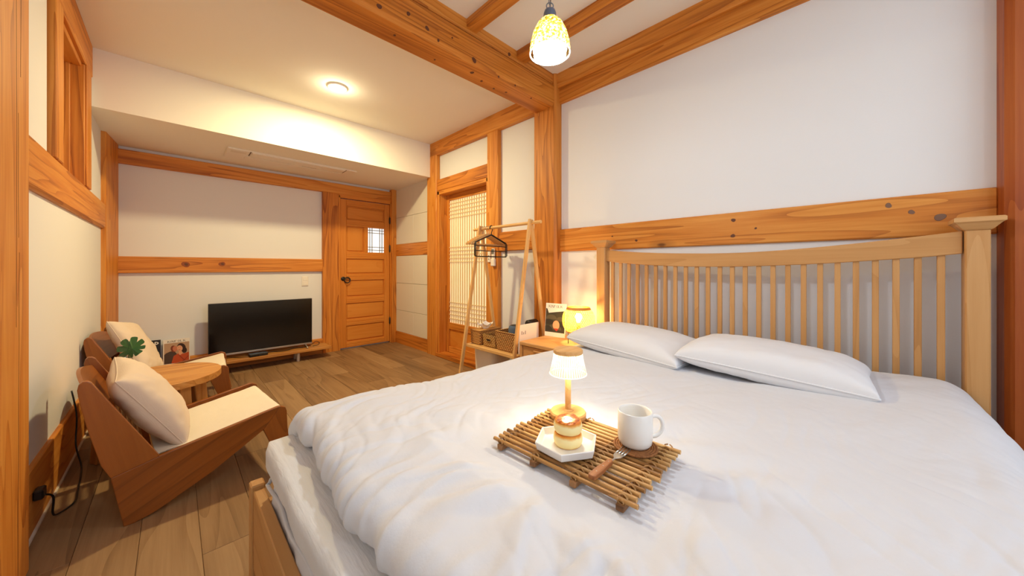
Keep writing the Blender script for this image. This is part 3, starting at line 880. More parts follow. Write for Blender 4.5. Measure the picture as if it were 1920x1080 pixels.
def pillow(name, w, d, h, mat, seed, label, cat, loc, rot, group=None, piping=0.004, pinch=0.07, power=0.42, flat=0.55, wr=0.006, noct=None):
    e = empty(name, loc, label=label, cat=cat, group=group)
    e.rotation_euler = rot
    top, bot = pillow_points(w, d, h, pinch=pinch, power=power, seed=seed, flat=flat, wr=wr)
    m = MB().grid(top).grid(bot, flip=True)
    c = m.build('pillow_case' if cat == 'pillow' else 'cushion_cover', mat, e, smooth=True, weld=True, center=False, loc=(0, 0, 0))
    b = np.concatenate([top[:, 0], top[-1, 1:], top[::-1, -1][1:], top[0, ::-1][1:-1]])
    MB().tube([tuple(p) for p in b], piping, 6, closed=True).build('seam', mat, e, smooth=True, center=False, loc=(0, 0, 0))
    return e
pillow('pillow', 0.68, 0.46, 0.125, PILLOWM, 1, 'white pillow at the lamp side of the bed head, nearer the nightstand', 'pillow', (1.930, 0.905, 0.648), (0.0, -0.05, PI / 2 - 0.10), 'bed pillows', 0.0035, 0.05, 0.30, 0.50, 0.007)
pillow('pillow', 0.66, 0.46, 0.125, PILLOWM, 4, 'white pillow at the middle of the bed head, farther from the nightstand', 'pillow', (1.915, 0.278, 0.662), (0.03, -0.05, PI / 2 + 0.02), 'bed pillows', 0.0035, 0.06, 0.30, 0.50, 0.009)

# ================================================================== THE TRAY AND WHAT STANDS ON IT
RATTAN = wood('rattan', 'X', rgb(104, 66, 30), rgb(182, 134, 76), rgb(212, 170, 110), ring=30, fibre=200, rough=0.4, tone=0.3, along=4)
TIE = wood('rattan_tie', 'X', rgb(90, 58, 28), rgb(160, 116, 66), rgb(186, 146, 96), ring=60, fibre=300, rough=0.6, tone=0.2)
DARKW = wood('dark_tray_wood', 'X', rgb(84, 52, 28), rgb(134, 92, 54), rgb(160, 116, 74), ring=30, fibre=120, rough=0.6, tone=0.2)
tray = empty('tray', (0.7235, 0.4775, TRAYZ - 0.020), math.radians(90.0 + 2.3), label='brown bamboo rod tray lying on the white duvet', cat='tray')
# local x = along the rods (0.37 m), local y = across (0.265 m); z up from the bottom of the crossbars
TL, TWd = 0.372, 0.252
NR = 15
rod = []
for i in range(NR):
    y = -TWd / 2 + TWd * i / (NR - 1)
    j0 = -TL / 2 + random.uniform(-0.006, 0.006); j1 = TL / 2 + random.uniform(-0.006, 0.006)
    r = random.uniform(0.0045, 0.0054)
    n = 7
    pts = [(j0 + (j1 - j0) * k / n, y + random.uniform(-0.0007, 0.0007), 0.0165 + random.uniform(-0.0005, 0.0005)) for k in range(n + 1)]
    MB().tube(pts, r, 9).build('rod', RATTAN, tray, smooth=True, autos=0.9)
for x in (-0.160, -0.056, 0.052, 0.158):
    MB().box((x - 0.008, -TWd / 2 - 0.012, 0.0), (x + 0.008, TWd / 2 + 0.012, 0.0125)).build('crossbar', DARKW, tray, bevel=0.0015)
    pts = []
    for i in range(NR):
        y = -TWd / 2 + TWd * i / (NR - 1)
        for k in range(8):
            a = 2 * PI * k / 8
            pts.append((x + 0.0085 * math.sin(a) + 0.002, y - 0.0045 + 0.0166 * k / 8, 0.0172 + 0.0074 * math.cos(a)))
    MB().tube(pts, 0.0017, 5).build('lashing', TIE, tray, smooth=True)
    pts = []
    for i in range(NR):
        y = -TWd / 2 + TWd * i / (NR - 1)
        for k in range(8):
            a = 2 * PI * k / 8
            pts.append((x - 0.0085 * math.sin(a) - 0.002, y - 0.0045 + 0.0166 * k / 8, 0.0176 + 0.0074 * math.cos(a)))
    MB().tube(pts, 0.0017, 5).build('lashing', TIE, tray, smooth=True)
TZ = TRAYZ + 0.0022

# table lamp
LAMPW = wood('lamp_wood', 'X', rgb(176, 120, 60), rgb(214, 162, 98), rgb(226, 182, 124), ring=20, fibre=150, rough=0.5, tone=0.05)
lamp = empty('table_lamp', (0.817, 0.592, TZ), label='small lit wooden lamp with a ribbed clear shade, on the tray', cat='lamp')
MB().lathe([(0.0001, 0), (0.050, 0), (0.052, 0.003), (0.052, 0.014), (0.049, 0.018), (0.016, 0.0195), (0.011, 0.024), (0.0001, 0.024)], seg=44).build('base', LAMPW, lamp, smooth=True, autos=0.6, center=False, loc=(0, 0, 0))
MB().lathe([(0.0085, 0.019), (0.0085, 0.140), (0.0001, 0.141)], seg=20).build('stem', LAMPW, lamp, smooth=True, center=False, loc=(0, 0, 0))
MB().lathe([(0.0001, 0.185), (0.040, 0.185), (0.0425, 0.187), (0.0425, 0.195), (0.040, 0.198), (0.0001, 0.1985)], seg=44).build('top_cap', LAMPW, lamp, smooth=True, autos=0.6, center=False, loc=(0, 0, 0))
sh = NT('clear_acrylic')
tr_ = sh.n('ShaderNodeBsdfTransparent', ins={'Color': (1, 0.97, 0.92, 1)})
gl_ = sh.n('ShaderNodeBsdfGlossy', ins={'Roughness': 0.12})
tl_ = sh.n('ShaderNodeBsdfTranslucent', ins={'Color': (1, 0.95, 0.85, 1)})
m1 = sh.n('ShaderNodeMixShader', ins={0: 0.5}); sh.l(gl_.outputs[0], m1.inputs[1]); sh.l(tl_.outputs[0], m1.inputs[2])
m2 = sh.n('ShaderNodeMixShader', ins={0: 0.20}); sh.l(tr_.outputs[0], m2.inputs[1]); sh.l(m1.outputs[0], m2.inputs[2])
sh.l(m2.outputs[0], sh.out.inputs['Surface'])
prof = [(0.0405, 0.187), (0.0425, 0.172), (0.0475, 0.150), (0.0525, 0.130), (0.0535, 0.1265)]
MB().lathe(prof, seg=176, mod=lambda a: 1 + 0.016 * math.cos(44 * a)).build('shade', sh.mat, lamp, smooth=True, center=False, loc=(0, 0, 0))
rb = MB()
for k in range(44):
    a = 2 * PI * (k + 0.5) / 44
    rb.tube([(r * 0.985 * math.cos(a), r * 0.985 * math.sin(a), z) for r, z in prof], 0.0010, 4)
RIBM = NT('acrylic_rib')
rt_ = RIBM.n('ShaderNodeBsdfTransparent', ins={'Color': (1, 0.9, 0.75, 1)})
rm_ = RIBM.n('ShaderNodeMixShader', ins={0: 0.55}); RIBM.l(rt_.outputs[0], rm_.inputs[1])
rg_ = RIBM.n('ShaderNodeBsdfGlossy', ins={'Roughness': 0.15, 'Color': (0.95, 0.85, 0.65, 1)}); RIBM.l(rg_.outputs[0], rm_.inputs[2])
RIBM.l(rm_.outputs[0], RIBM.out.inputs['Surface'])
rb.build('shade_ribs', RIBM.mat, lamp, center=False, loc=(0, 0, 0))
ring_ = [(0.0533 * math.cos(a), 0.0533 * math.sin(a), 0.1265) for a in np.linspace(0, 2 * PI, 48, endpoint=False)]
MB().tube(ring_, 0.0012, 6, closed=True).build('shade_rim', plain('lit_rim', rgb(250, 240, 215), 0.3, emis=(1, 0.9, 0.65, 1), estr=1.2), lamp, smooth=True, center=False, loc=(0, 0, 0))
MB().lathe([(0.0001, 0.1835), (0.030, 0.1835), (0.030, 0.1848), (0.0001, 0.1849)], seg=30).build('light_disc', plain('lamp_led', (1, 1, 1, 1), 0.5, emis=(1.0, 0.86, 0.56, 1), estr=20.0), lamp, center=False, loc=(0, 0, 0))
ll = light('table_lamp_light', 'POINT', (0.817, 0.592, TZ + 0.176), 2.2, (1.0, 0.86, 0.60), 0.007)

# hexagonal plate
plate = empty('plate', (0.672, 0.492, TZ + 0.0026), math.radians(28), label='white hexagonal ceramic plate with two pancakes on the tray', cat='plate')
def hexa(r, z):
    return [(r * math.cos(PI / 3 * k), r * math.sin(PI / 3 * k), z) for k in range(6)]
rings = [hexa(0.060, 0.0), hexa(0.074, 0.003), hexa(0.079, 0.020), hexa(0.0775, 0.0215), hexa(0.0745, 0.0205), hexa(0.068, 0.0075), hexa(0.064, 0.006)]
vs = [p for r in rings for p in r]; fs = []
for i in range(len(rings) - 1):
    for k in range(6):
        l = (k + 1) % 6
        fs.append((i * 6 + k, i * 6 + l, i * 6 + 6 + l, i * 6 + 6 + k))
fs += [tuple(range(5, -1, -1)), tuple((len(rings) - 1) * 6 + k for k in range(6))]
MB().add(vs, fs).build('dish', CERAM, plate, bevel=0.0012, bseg=2, center=False, loc=(0, 0, 0))
# pancakes
CAKE = NT('pancake_crumb')
tc = CAKE.n('ShaderNodeTexCoord'); sx_ = CAKE.n('ShaderNodeSeparateXYZ'); CAKE.l(tc.outputs['Generated'], sx_.inputs[0])
nz = CAKE.n('ShaderNodeTexNoise', ins={'Scale': 60.0, 'Detail': 3.0, 'Vector': tc.outputs['Object']})
zz = CAKE.math('ADD', sx_.outputs[2], CAKE.math('MULTIPLY', CAKE.math('SUBTRACT', nz.outputs['Fac'], 0.5), 0.25))
cc = CAKE.ramp(zz, [(0.0, rgb(226, 170, 84)), (0.14, rgb(246, 226, 160)), (0.72, rgb(248, 232, 172)), (0.90, rgb(232, 160, 56)), (1.0, rgb(206, 112, 34))])
CAKE.l(cc, CAKE.b.inputs['Base Color']); CAKE.b.inputs['Roughness'].default_value = 0.7
CAKE.bump(nz.outputs['Fac'], 0.25, 0.002)
def pancake(r, h, loc, label, tilt=(0, 0)):
    e = empty('pancake', loc, label=label, cat='pancake', group='pancakes stacked on the plate')
    e.rotation_euler = (tilt[0], tilt[1], 0)
    pr = [(0.0001, 0), (r * 0.86, 0.0)] + [(r * (0.90 + 0.10 * math.sin(PI * (k / 8))), h * (0.06 + 0.88 * k / 8)) for k in range(9)] + [(r * 0.86, h), (0.0001, h * 1.02)]
    MB().lathe(pr, seg=40, mod=lambda a: 1 + 0.012 * math.sin(3 * a + loc[2] * 90)).build('cake', CAKE.mat, e, smooth=True, center=False, loc=(0, 0, 0))
    return e
pancake(0.035, 0.030, (0.678, 0.492, TZ + 0.0088), 'pale lower pancake standing directly on the hexagonal plate')
pk = pancake(0.0345, 0.028, (0.680, 0.493, TZ + 0.0394), 'caramelised upper pancake with a browned glossy top', (0.03, -0.02))
SYR = NT('caramel_glaze')
tc = SYR.n('ShaderNodeTexCoord'); nz = SYR.n('ShaderNodeTexNoise', ins={'Scale': 70.0, 'Detail': 3.0, 'Vector': tc.outputs['Object']})
SYR.l(SYR.ramp(nz.outputs['Fac'], [(0.35, rgb(140, 58, 14)), (0.55, rgb(196, 102, 34)), (0.7, rgb(232, 170, 90))]), SYR.b.inputs['Base Color'])
SYR.b.inputs['Roughness'].default_value = 0.12; SYR.b.inputs['Coat Weight'].default_value = 0.6
SYR.bump(nz.outputs['Fac'], 0.5, 0.003)
MB().lathe([(0.0001, 0.0302), (0.012, 0.0302), (0.022, 0.0296), (0.0285, 0.0284)], seg=36, mod=lambda a: 1 + 0.10 * math.sin(2 * a + 1) + 0.06 * math.sin(5 * a)).build('glaze', SYR.mat, pk, smooth=True, center=False, loc=(0, 0, 0))

# coaster and mug
coa = empty('coaster', (0.795, 0.377, TZ), label='round brown coiled coaster under the white mug', cat='coaster')
COILM = wood('coil_rattan', 'Z', rgb(92, 54, 26), rgb(146, 94, 50), rgb(174, 122, 72), ring=60, fibre=220, rough=0.7, tone=0.05)
cm = MB()
for r in np.arange(0.004, 0.050, 0.0056):
    cm.tube([(r * math.cos(a), r * math.sin(a), 0.0030 + 0.0005 * math.sin(a * r * 900)) for a in np.linspace(0, 2 * PI, max(10, int(r * 900)), endpoint=False)], 0.0031, 6, closed=True)
cm.build('coils', COILM, coa, smooth=True, center=False, loc=(0, 0, 0))
mug = empty('mug', (0.797, 0.379, TZ + 0.0062), label='white ceramic mug standing on the round coaster', cat='mug')
R = 0.0405; Hm = 0.083
MB().lathe([(0.0001, 0.0), (0.028, 0.0), (0.034, 0.002), (0.0385, 0.008), (R - 0.0003, 0.018), (R, 0.035), (R, Hm - 0.002), (R - 0.0012, Hm), (R - 0.0034, Hm - 0.001), (R - 0.004, Hm - 0.006), (R - 0.004, 0.02), (R - 0.010, 0.008), (0.0001, 0.006)], seg=48).build('cup', CERAM, mug, smooth=True, center=False, loc=(0, 0, 0))
hd = smoothpath([(R - 0.002, 0, 0.066), (R + 0.012, 0, 0.0675), (R + 0.0235, 0, 0.060), (R + 0.0275, 0, 0.044), (R + 0.022, 0, 0.028), (R + 0.010, 0, 0.0195), (R - 0.002, 0, 0.0185)], 5)
hm = MB().tube(hd, 0.0053, 10)
hm.build('handle', CERAM, mug, smooth=True, center=False, loc=(0, 0, 0), rot=(0, 0, math.radians(-42)))

# fork
fork = empty('fork', (0.690, 0.383, TZ + 0.001), math.radians(0.5), label='small fork with a wooden handle lying beside the mug', cat='fork')
MB().prism([(-0.083, -0.0062), (-0.080, -0.0085), (-0.05, -0.0088), (-0.004, -0.0058), (0.0, -0.003), (0.0, 0.003), (-0.004, 0.0058), (-0.05, 0.0088), (-0.080, 0.0085), (-0.083, 0.0062)], 0.0, 0.009, 'z').build('handle', wood('fork_wood', 'X', rgb(110, 62, 32), rgb(160, 100, 58), rgb(180, 122, 76), ring=40, fibre=200, tone=0.0), fork, bevel=0.0022, bseg=2)
for x in (-0.062, -0.035, -0.012):
    MB().lathe([(0.0001, 0), (0.0018, 0), (0.0015, 0.0004), (0.0001, 0.0005)], seg=10).build('rivet', SILVER, fork, loc=(x, 0, 0.0089))
hm = MB().prism([(-0.002, -0.0022), (0.016, -0.0022), (0.026, -0.0095), (0.040, -0.0115), (0.040, 0.0115), (0.026, 0.0095), (0.016, 0.0022), (-0.002, 0.0022)], 0.0035, 0.0052, 'z')
hm.build('neck', SILVER, fork, bevel=0.0005)
for y in (-0.0098, -0.0033, 0.0033, 0.0098):
    MB().tube([(0.039, y, 0.0044), (0.055, y * 0.98, 0.0038), (0.070, y * 0.96, 0.0050), (0.079, y * 0.95, 0.0075)], [0.0018, 0.0017, 0.0014, 0.0007], 6).build('tine', SILVER, fork, smooth=True)
# ================================================================== WOODEN LOUNGE CHAIRS
CW = 0.60
def make_chair(label, loc, rz):
    t = empty('lounge_chair', loc, rz, label, 'chair', 'wooden lounge chairs by the side wall')
    back = [(-0.036, 0.222), (-0.062, 0.285), (-0.095, 0.438), (-0.116, 0.555), (-0.1225, 0.610), (-0.119, 0.630), (-0.108, 0.642), (-0.096, 0.641), (-0.086, 0.632), (-0.078, 0.616), (0.107, 0.2555)]
    seat = [(0.0, 0.0), (0.030, 0.0), (0.075, 0.010), (0.110, 0.022), (0.288, 0.105), (0.492, 0.232), (0.570, 0.3345), (0.560, 0.3345), (0.107, 0.2555), (-0.036, 0.222)]
    leg = [(0.492, 0.232), (0.535, 0.118), (0.576, 0.0), (0.640, 0.0), (0.605, 0.203), (0.601, 0.300), (0.594, 0.322), (0.570, 0.3345)]
    for y0 in (0.0, CW - 0.024):
        for nm, poly, ang in (('back_plank', back, math.atan2(0.42, -0.09)), ('seat_plank', seat, math.atan2(0.30, 0.55)), ('front_leg', leg, math.atan2(0.33, -0.06))):
            # build in a frame whose x runs along the grain
            ca, sa = math.cos(-ang), math.sin(-ang)
            p2 = [(x * ca - z * sa, x * sa + z * ca) for x, z in poly]
            cx_ = sum(p[0] for p in p2) / len(p2); cz_ = sum(p[1] for p in p2) / len(p2)
            m = MB().prism([(a - cx_, b - cz_) for a, b in p2], -0.012, 0.012, 'y')
            wx = cx_ * math.cos(ang) - cz_ * math.sin(ang); wz = cx_ * math.sin(ang) + cz_ * math.cos(ang)
            m.build(nm, TEAK['X'], t, bevel=0.003, bseg=2, center=False, loc=(wx, y0 + 0.012, wz), rot=(0, -ang, 0))
    # curved plywood back panel between the sides
    n, k = 22, 10
    P = np.zeros((k, n, 3)); Q = np.zeros((k, n, 3))
    for i in range(k):
        s_ = i / (k - 1)
        for j in range(n):
            f = j / (n - 1); bow = math.sin(PI * f)
            zt = 0.445 + (0.600 + 0.035 * bow - 0.445) * s_
            xb = -0.020 - 0.075 * s_ - 0.028 * bow
            P[i, j] = (xb, 0.024 + (CW - 0.048) * f, zt); Q[i, j] = (xb - 0.012, 0.024 + (CW - 0.048) * f, zt - 0.002)
    m = MB().grid(P).grid(Q, flip=True)
    rim = [tuple(P[-1, j]) for j in range(n)] ; rim2 = [tuple(Q[-1, j]) for j in range(n)]
    m.add(rim + rim2, [(j, j + 1, n + j + 1, n + j) for j in range(n - 1)])
    rim = [tuple(P[0, j]) for j in range(n)] ; rim2 = [tuple(Q[0, j]) for j in range(n)]
    m.add(rim + rim2, [(j, j + 1, n + j + 1, n + j) for j in range(n - 1)])
    m.build('back_panel', TEAK['Y'], t, smooth=True, autos=0.8, weld=True, center=False, loc=(0, 0, 0))
    # slats of the lower back and of the seat
    for i in range(5):
        z = 0.30 + i * 0.034; x = 0.055 - i * 0.0172
        MB().box((x - 0.006, 0.02, z - 0.012), (x + 0.006, CW - 0.02, z + 0.012)).build('back_slat', BIRCH['Y'], t, bevel=0.003)
    for i in range(8):
        x = 0.115 + i * 0.058; z = 0.222 + (x - 0.107) * 0.172
        MB().box((x - 0.020, 0.02, z - 0.006), (x + 0.020, CW - 0.02, z + 0.006)).build('seat_slat', BIRCH['Y'], t, bevel=0.003)
    MB().box((0.534, 0.024, 0.255), (0.560, CW - 0.024, 0.312)).build('front_rail', TEAK['Y'], t, bevel=0.004)
    MB().box((0.02, 0.024, 0.07), (0.045, CW - 0.024, 0.13)).build('stretcher', TEAK['Y'], t, bevel=0.004)
    return t
NC = ((-0.150, 2.183, 0.0), math.radians(5.0))
FC = ((-0.292, 3.500, 0.0), math.radians(-3.2))
ch1 = make_chair('near reddish wooden lounge chair with slanted plank sides, closest to the camera', *NC)
ch2 = copy_tree(ch1)
ch2.location = FC[0]; ch2.rotation_euler = (0, 0, FC[1])
ch2['label'] = 'far reddish wooden lounge chair, beyond the round table near the television wall'

def chair_cloth(name, base, label, hang, y0, y1):
    e = empty(name, base[0], base[1], label, 'seat cloth', 'cream cloths on the chairs')
    n, k = 60, 26
    P = np.zeros((n, k, 3))
    L = 0.47
    for i in range(n):
        f = i / (n - 1)
        for j in range(k):
            g = j / (k - 1)
            y = y0 + (y1 - y0) * g
            h = hang(g)
            s_ = f * (L + h)
            if s_ <= L:
                x = 0.095 + s_; z = 0.2465 + s_ * 0.172
                z -= 0.006 * math.sin(PI * min(1, s_ / L)) * math.sin(PI * g)
                z += 0.012 * max(0, 0.12 - s_) / 0.12
            else:
                d = s_ - L; r = 0.024
                a = min(d / r, 1.5)
                x = 0.565 + r * math.sin(a) + max(0, d - 1.5 * r) * 0.05; z = 0.3275 - r * (1 - math.cos(a)) - max(0, d - 1.5 * r)
            P[i, j] = (x, y, z)
    nz_ = fbm(P[..., 0] * 7, P[..., 1] * 7, 3)
    P[..., 2] += 0.0035 * nz_
    hh = np.clip((0.30 - P[..., 2]) * 8, 0, 1) * (P[..., 0] > 0.5)
    P[..., 0] += hh * 0.012 * np.sin(P[..., 1] * 40)
    Q = P.copy(); Q[..., 2] -= 0.0035
    m = MB().grid(P).grid(Q, flip=True)
    m.build('cloth', CREAM, e, smooth=True, center=False, loc=(0, 0, 0))
    return e
chair_cloth('seat_cloth', NC, 'cream cloth lying flat along the seat of the near chair', lambda g: 0.030, 0.034, 0.530)
chair_cloth('seat_cloth', FC, 'cream cloth hanging over the front of the far chair in a point', lambda g: 0.02 + 0.17 * max(0, 1 - abs(g - 0.28) / 0.34) ** 1.0, 0.032, 0.545)

def cushion(base, lx, ly, lz, rot, label, seed, w=0.45, d=0.45, h=0.085, **k):
    M = Matrix.Translation(base[0]) @ Matrix.Rotation(base[1], 4, 'Z')
    p = M @ Vector((lx, ly, lz))
    e = pillow('cushion', w, d, h, BEIGE, seed, label, 'cushion', p, (0, 0, 0), 'beige cushions on the wooden chairs', 0.0025, 0.07, 0.36, 0.80, k.get('wr', 0.010))
    R = Matrix.Rotation(base[1], 4, 'Z') @ Matrix.Rotation(rot[0], 4, 'Z') @ Matrix.Rotation(rot[1], 4, 'Y') @ Matrix.Rotation(rot[2], 4, 'Z')
    e.rotation_mode = 'QUATERNION'; e.rotation_quaternion = R.to_quaternion()
    return e
cushion(NC, 0.086, 0.262, 0.448, (-0.04, math.radians(59), math.radians(4)), 'beige cushion leaning in the near wooden chair', 3, w=0.42, d=0.45, h=0.098)
cushion(FC, 0.076, 0.290, 0.502, (-0.05, math.radians(64), math.radians(-10)), 'beige cushion leaning in the far wooden chair, behind the leaf', 6, w=0.43, d=0.42, h=0.08)

# ================================================================== ROUND TABLE BETWEEN THE CHAIRS
tb = empty('side_table', (-0.075, 3.135, 0.0), label='round wooden side table standing between the two lounge chairs', cat='table')
R = 0.312; ZT = 0.408
# boards of the round top
def chord(c): return math.sqrt(max(R * R - c * c, 0))
nb = 6; bw = 2 * R / nb
for i in range(nb):
    c0 = -R + i * bw; c1 = c0 + bw
    aa = np.linspace(c0 + 0.0004, c1 - 0.0004, 9)
    poly = [(chord(c), c) for c in aa] + [(-chord(c), c) for c in aa[::-1]]
    pp = []
    for p in poly:
        if not pp or (abs(p[0] - pp[-1][0]) + abs(p[1] - pp[-1][1])) > 1e-4: pp.append(p)
    if abs(pp[0][0] - pp[-1][0]) + abs(pp[0][1] - pp[-1][1]) < 1e-4: pp.pop()
    m = MB().prism(pp, ZT - 0.040, ZT, 'z')
    m.build('top_board', TABLEW['X'], tb, bevel=0.0012)
for a in (30, 120, 210, 300):
    a = math.radians(a)
    M = Matrix.Rotation(a, 4, 'Z')
    m = MB()
    lo, hi = 0.160, 0.250
    pr = [(0.175, ZT - 0.041), (0.255, ZT - 0.041), (0.285, 0.0), (0.225, 0.0)]
    m.prism(pr, -0.030, 0.030, 'y')
    m.build('leg', TABLEW['Z'], tb, bevel=0.004, center=False, loc=(0, 0, 0), rot=(0, 0, a))
for a in (30, 120):
    m = MB().box((-0.19, -0.022, ZT - 0.095), (0.19, 0.022, ZT - 0.041)); m.build('apron', TABLEW['X'], tb, bevel=0.003, center=False, loc=(0, 0, 0), rot=(0, 0, math.radians(a)))

bk = empty('floor_basket', (0.02, 3.02, 0.0), label='low round seagrass basket on the floor under the round table', cat='basket')
SEAG = wood('seagrass', 'Z', rgb(80, 62, 40), rgb(142, 116, 80), rgb(176, 150, 110), ring=60, fibre=200, rough=0.8, tone=0.05)
m = MB()
for k in range(9):
    z = 0.012 + k * 0.017; r = 0.125 + 0.02 * math.sin(PI * k / 9)
    m.tube([(r * math.cos(a), r * math.sin(a), z + 0.003 * math.sin(26 * a + k * PI)) for a in np.linspace(0, 2 * PI, 60, endpoint=False)], 0.0105, 6, closed=True)
m.build('coils', SEAG, bk, smooth=True, center=False, loc=(0, 0, 0))
m = MB()
for r in np.arange(0.012, 0.125, 0.0175):
    m.tube([(r * math.cos(a), r * math.sin(a), 0.150 + 0.004 * math.sin(r * 700 * a)) for a in np.linspace(0, 2 * PI, max(12, int(r * 400)), endpoint=False)], 0.0105, 6, closed=True)
m.build('lid', SEAG, bk, smooth=True, center=False, loc=(0, 0, 0))

# planter with one monstera leaf
pl = empty('planter', (-0.205, 3.235, ZT), math.radians(20), label='small wooden block planter with a clear glass tube and one green leaf', cat='planter')
MB().box((-0.062, -0.030, 0.0), (0.062, 0.030, 0.062)).build('wood_block', wood('planter_wood', 'X', rgb(120, 72, 30), rgb(206, 158, 92), rgb(228, 190, 130), ring=12, knots=0.8, tone=0.0), pl, bevel=0.004)
GLS = NT('clear_glass')
g1 = GLS.n('ShaderNodeBsdfTransparent', ins={'Color': (0.93, 0.95, 0.93, 1)}); g2 = GLS.n('ShaderNodeBsdfGlossy', ins={'Roughness': 0.03})
g3 = GLS.n('ShaderNodeMixShader', ins={0: 0.10}); GLS.l(g1.outputs[0], g3.inputs[1]); GLS.l(g2.outputs[0], g3.inputs[2]); GLS.l(g3.outputs[0], GLS.out.inputs['Surface'])
MB().lathe([(0.0001, 0.0625), (0.030, 0.0625), (0.036, 0.070), (0.038, 0.10), (0.032, 0.125), (0.026, 0.135), (0.028, 0.142)], c=(-0.012, 0, 0), seg=28).build('glass_jar', GLS.mat, pl, smooth=True, center=False, loc=(0, 0, 0))
LEAF = plain('green_leaf', rgb(34, 84, 38), 0.4)
MB().tube(smoothpath([(-0.012, 0, 0.07), (-0.008, 0, 0.13), (0.002, 0.0, 0.185), (0.006, 0, 0.21)], 5), 0.0022, 6).build('stem', LEAF, pl, smooth=True)
def leaf_outline():
    pts = []
    for i in range(97):
        t = -PI + 2 * PI * i / 96
        r = 0.085 * (1 - 0.38 * math.cos(t)) * (0.9)
        if abs(t) > 0.35:
            r *= 1 - 0.42 * (0.5 + 0.5 * math.cos(9 * t)) ** 6
        pts.append((r * math.cos(t) , 0.82 * r * math.sin(t)))
    return pts[:-1]
lo_ = leaf_outline()
bm = bmesh.new()
c0 = bm.verts.new((0, 0, 0))
vs = [bm.verts.new((x, y, -6.0 * (x * x) * 0.6 - 1.2 * abs(y) * 0.25)) for x, y in lo_]
for i in range(len(vs)):
    bm.faces.new((c0, vs[i], vs[(i + 1) % len(vs)]))
me = bpy.data.meshes.new('leaf'); bm.to_mesh(me); bm.free(); me.materials.append(LEAF)
lf = bpy.data.objects.new('leaf', me); COL.objects.link(lf); lf.parent = pl
lf.location = (0.020, 0.0, 0.172); lf.rotation_euler = (math.radians(58), math.radians(38), math.radians(-62))
sm = lf.modifiers.new('thick', 'SOLIDIFY'); sm.thickness = 0.0012

# ================================================================== TELEVISION CORNER
shf = empty('tv_shelf', (0.50, 4.70, 0.0), label='long low plank shelf on white pipe legs under the television', cat='shelf')
SZ = 0.135
MB().box((-0.84, -0.175, SZ - 0.028), (0.875, 0.10, SZ)).build('plank', TABLEW['X'], shf, bevel=0.003)
for x, y in ((0.538, -0.09), (0.538, 0.05), (-0.56, -0.09), (-0.56, 0.05)):
    MB().cyl((x, y, 0.0), (x, y, SZ - 0.027), 0.018, 18).build('leg', plain('white_pipe', rgb(206, 200, 190), 0.35, 0.3) if 'white_pipe' not in bpy.data.materials else bpy.data.materials['white_pipe'], shf, smooth=True, autos=0.8)

tv = empty('television', (0.722, 4.665, SZ), label='black flat television standing on the low plank shelf', cat='television')
TW, TH0, TH1 = 0.472, 0.042, 0.588
MB().box((-TW, -0.012, TH0), (TW, 0.020, TH1)).build('frame', BLACKP, tv, bevel=0.003)
MB().box((-TW + 0.007, -0.0135, TH0 + 0.020), (TW - 0.007, -0.011, TH1 - 0.007)).build('screen', SCREEN, tv)
MB().box((-TW, -0.0155, TH0 - 0.002), (TW, -0.0115, TH0 + 0.016)).build('bottom_bar', SILVER, tv, bevel=0.001)
MB().box((-0.30, 0.02, TH0 + 0.03), (0.30, 0.055, TH0 + 0.33)).build('back_housing', BLACKP, tv, bevel=0.01)
for x in (-0.40, 0.40):
    for s_ in (-1, 1):
        MB().tube([(x, 0.004, TH0), (x + 0.012, s_ * 0.085 + 0.004, 0.004)], [0.008, 0.005], 8).build('foot', SILVER, tv, smooth=True)
sb_ = empty('set_top_box', (0.655, 4.600, SZ), math.radians(4), label='small black set-top box in front of the television', cat='set-top box')
MB().box((-0.082, -0.045, 0.0), (0.082, 0.045, 0.030)).build('case', BLACKP, sb_, bevel=0.005)
MB().box((-0.06, -0.0465, 0.008), (0.0, -0.0445, 0.018)).build('front_panel', SCREEN, sb_)
def cable(name, pts, r, mat, label, cat='cable', n=6):
    o = MB().tube(smoothpath(pts, n), r, 6).build(name, mat, smooth=True)
    return tag(o, label, cat)
cable('power_cable', [(0.74, 4.640, SZ + 0.012), (0.80, 4.66, SZ + 0.006), (0.87, 4.62, SZ + 0.006), (0.95, 4.64, SZ + 0.005), (1.02, 4.66, SZ + 0.022), (1.10, 4.66, SZ + 0.005), (1.20, 4.70, SZ + 0.02), (1.255, 4.73, SZ + 0.045), (1.285, 4.70, SZ + 0.030), (1.26, 4.66, SZ + 0.012), (1.20, 4.655, SZ + 0.006)], 0.0035, BLACKP, 'black cable curling under the right end of the television')
cable('data_cable', [(0.40, 4.70, SZ + 0.02), (0.46, 4.64, SZ + 0.006), (0.52, 4.60, SZ + 0.006), (0.575, 4.60, SZ + 0.012)], 0.003, BLACKP, 'short black cable running into the set-top box')

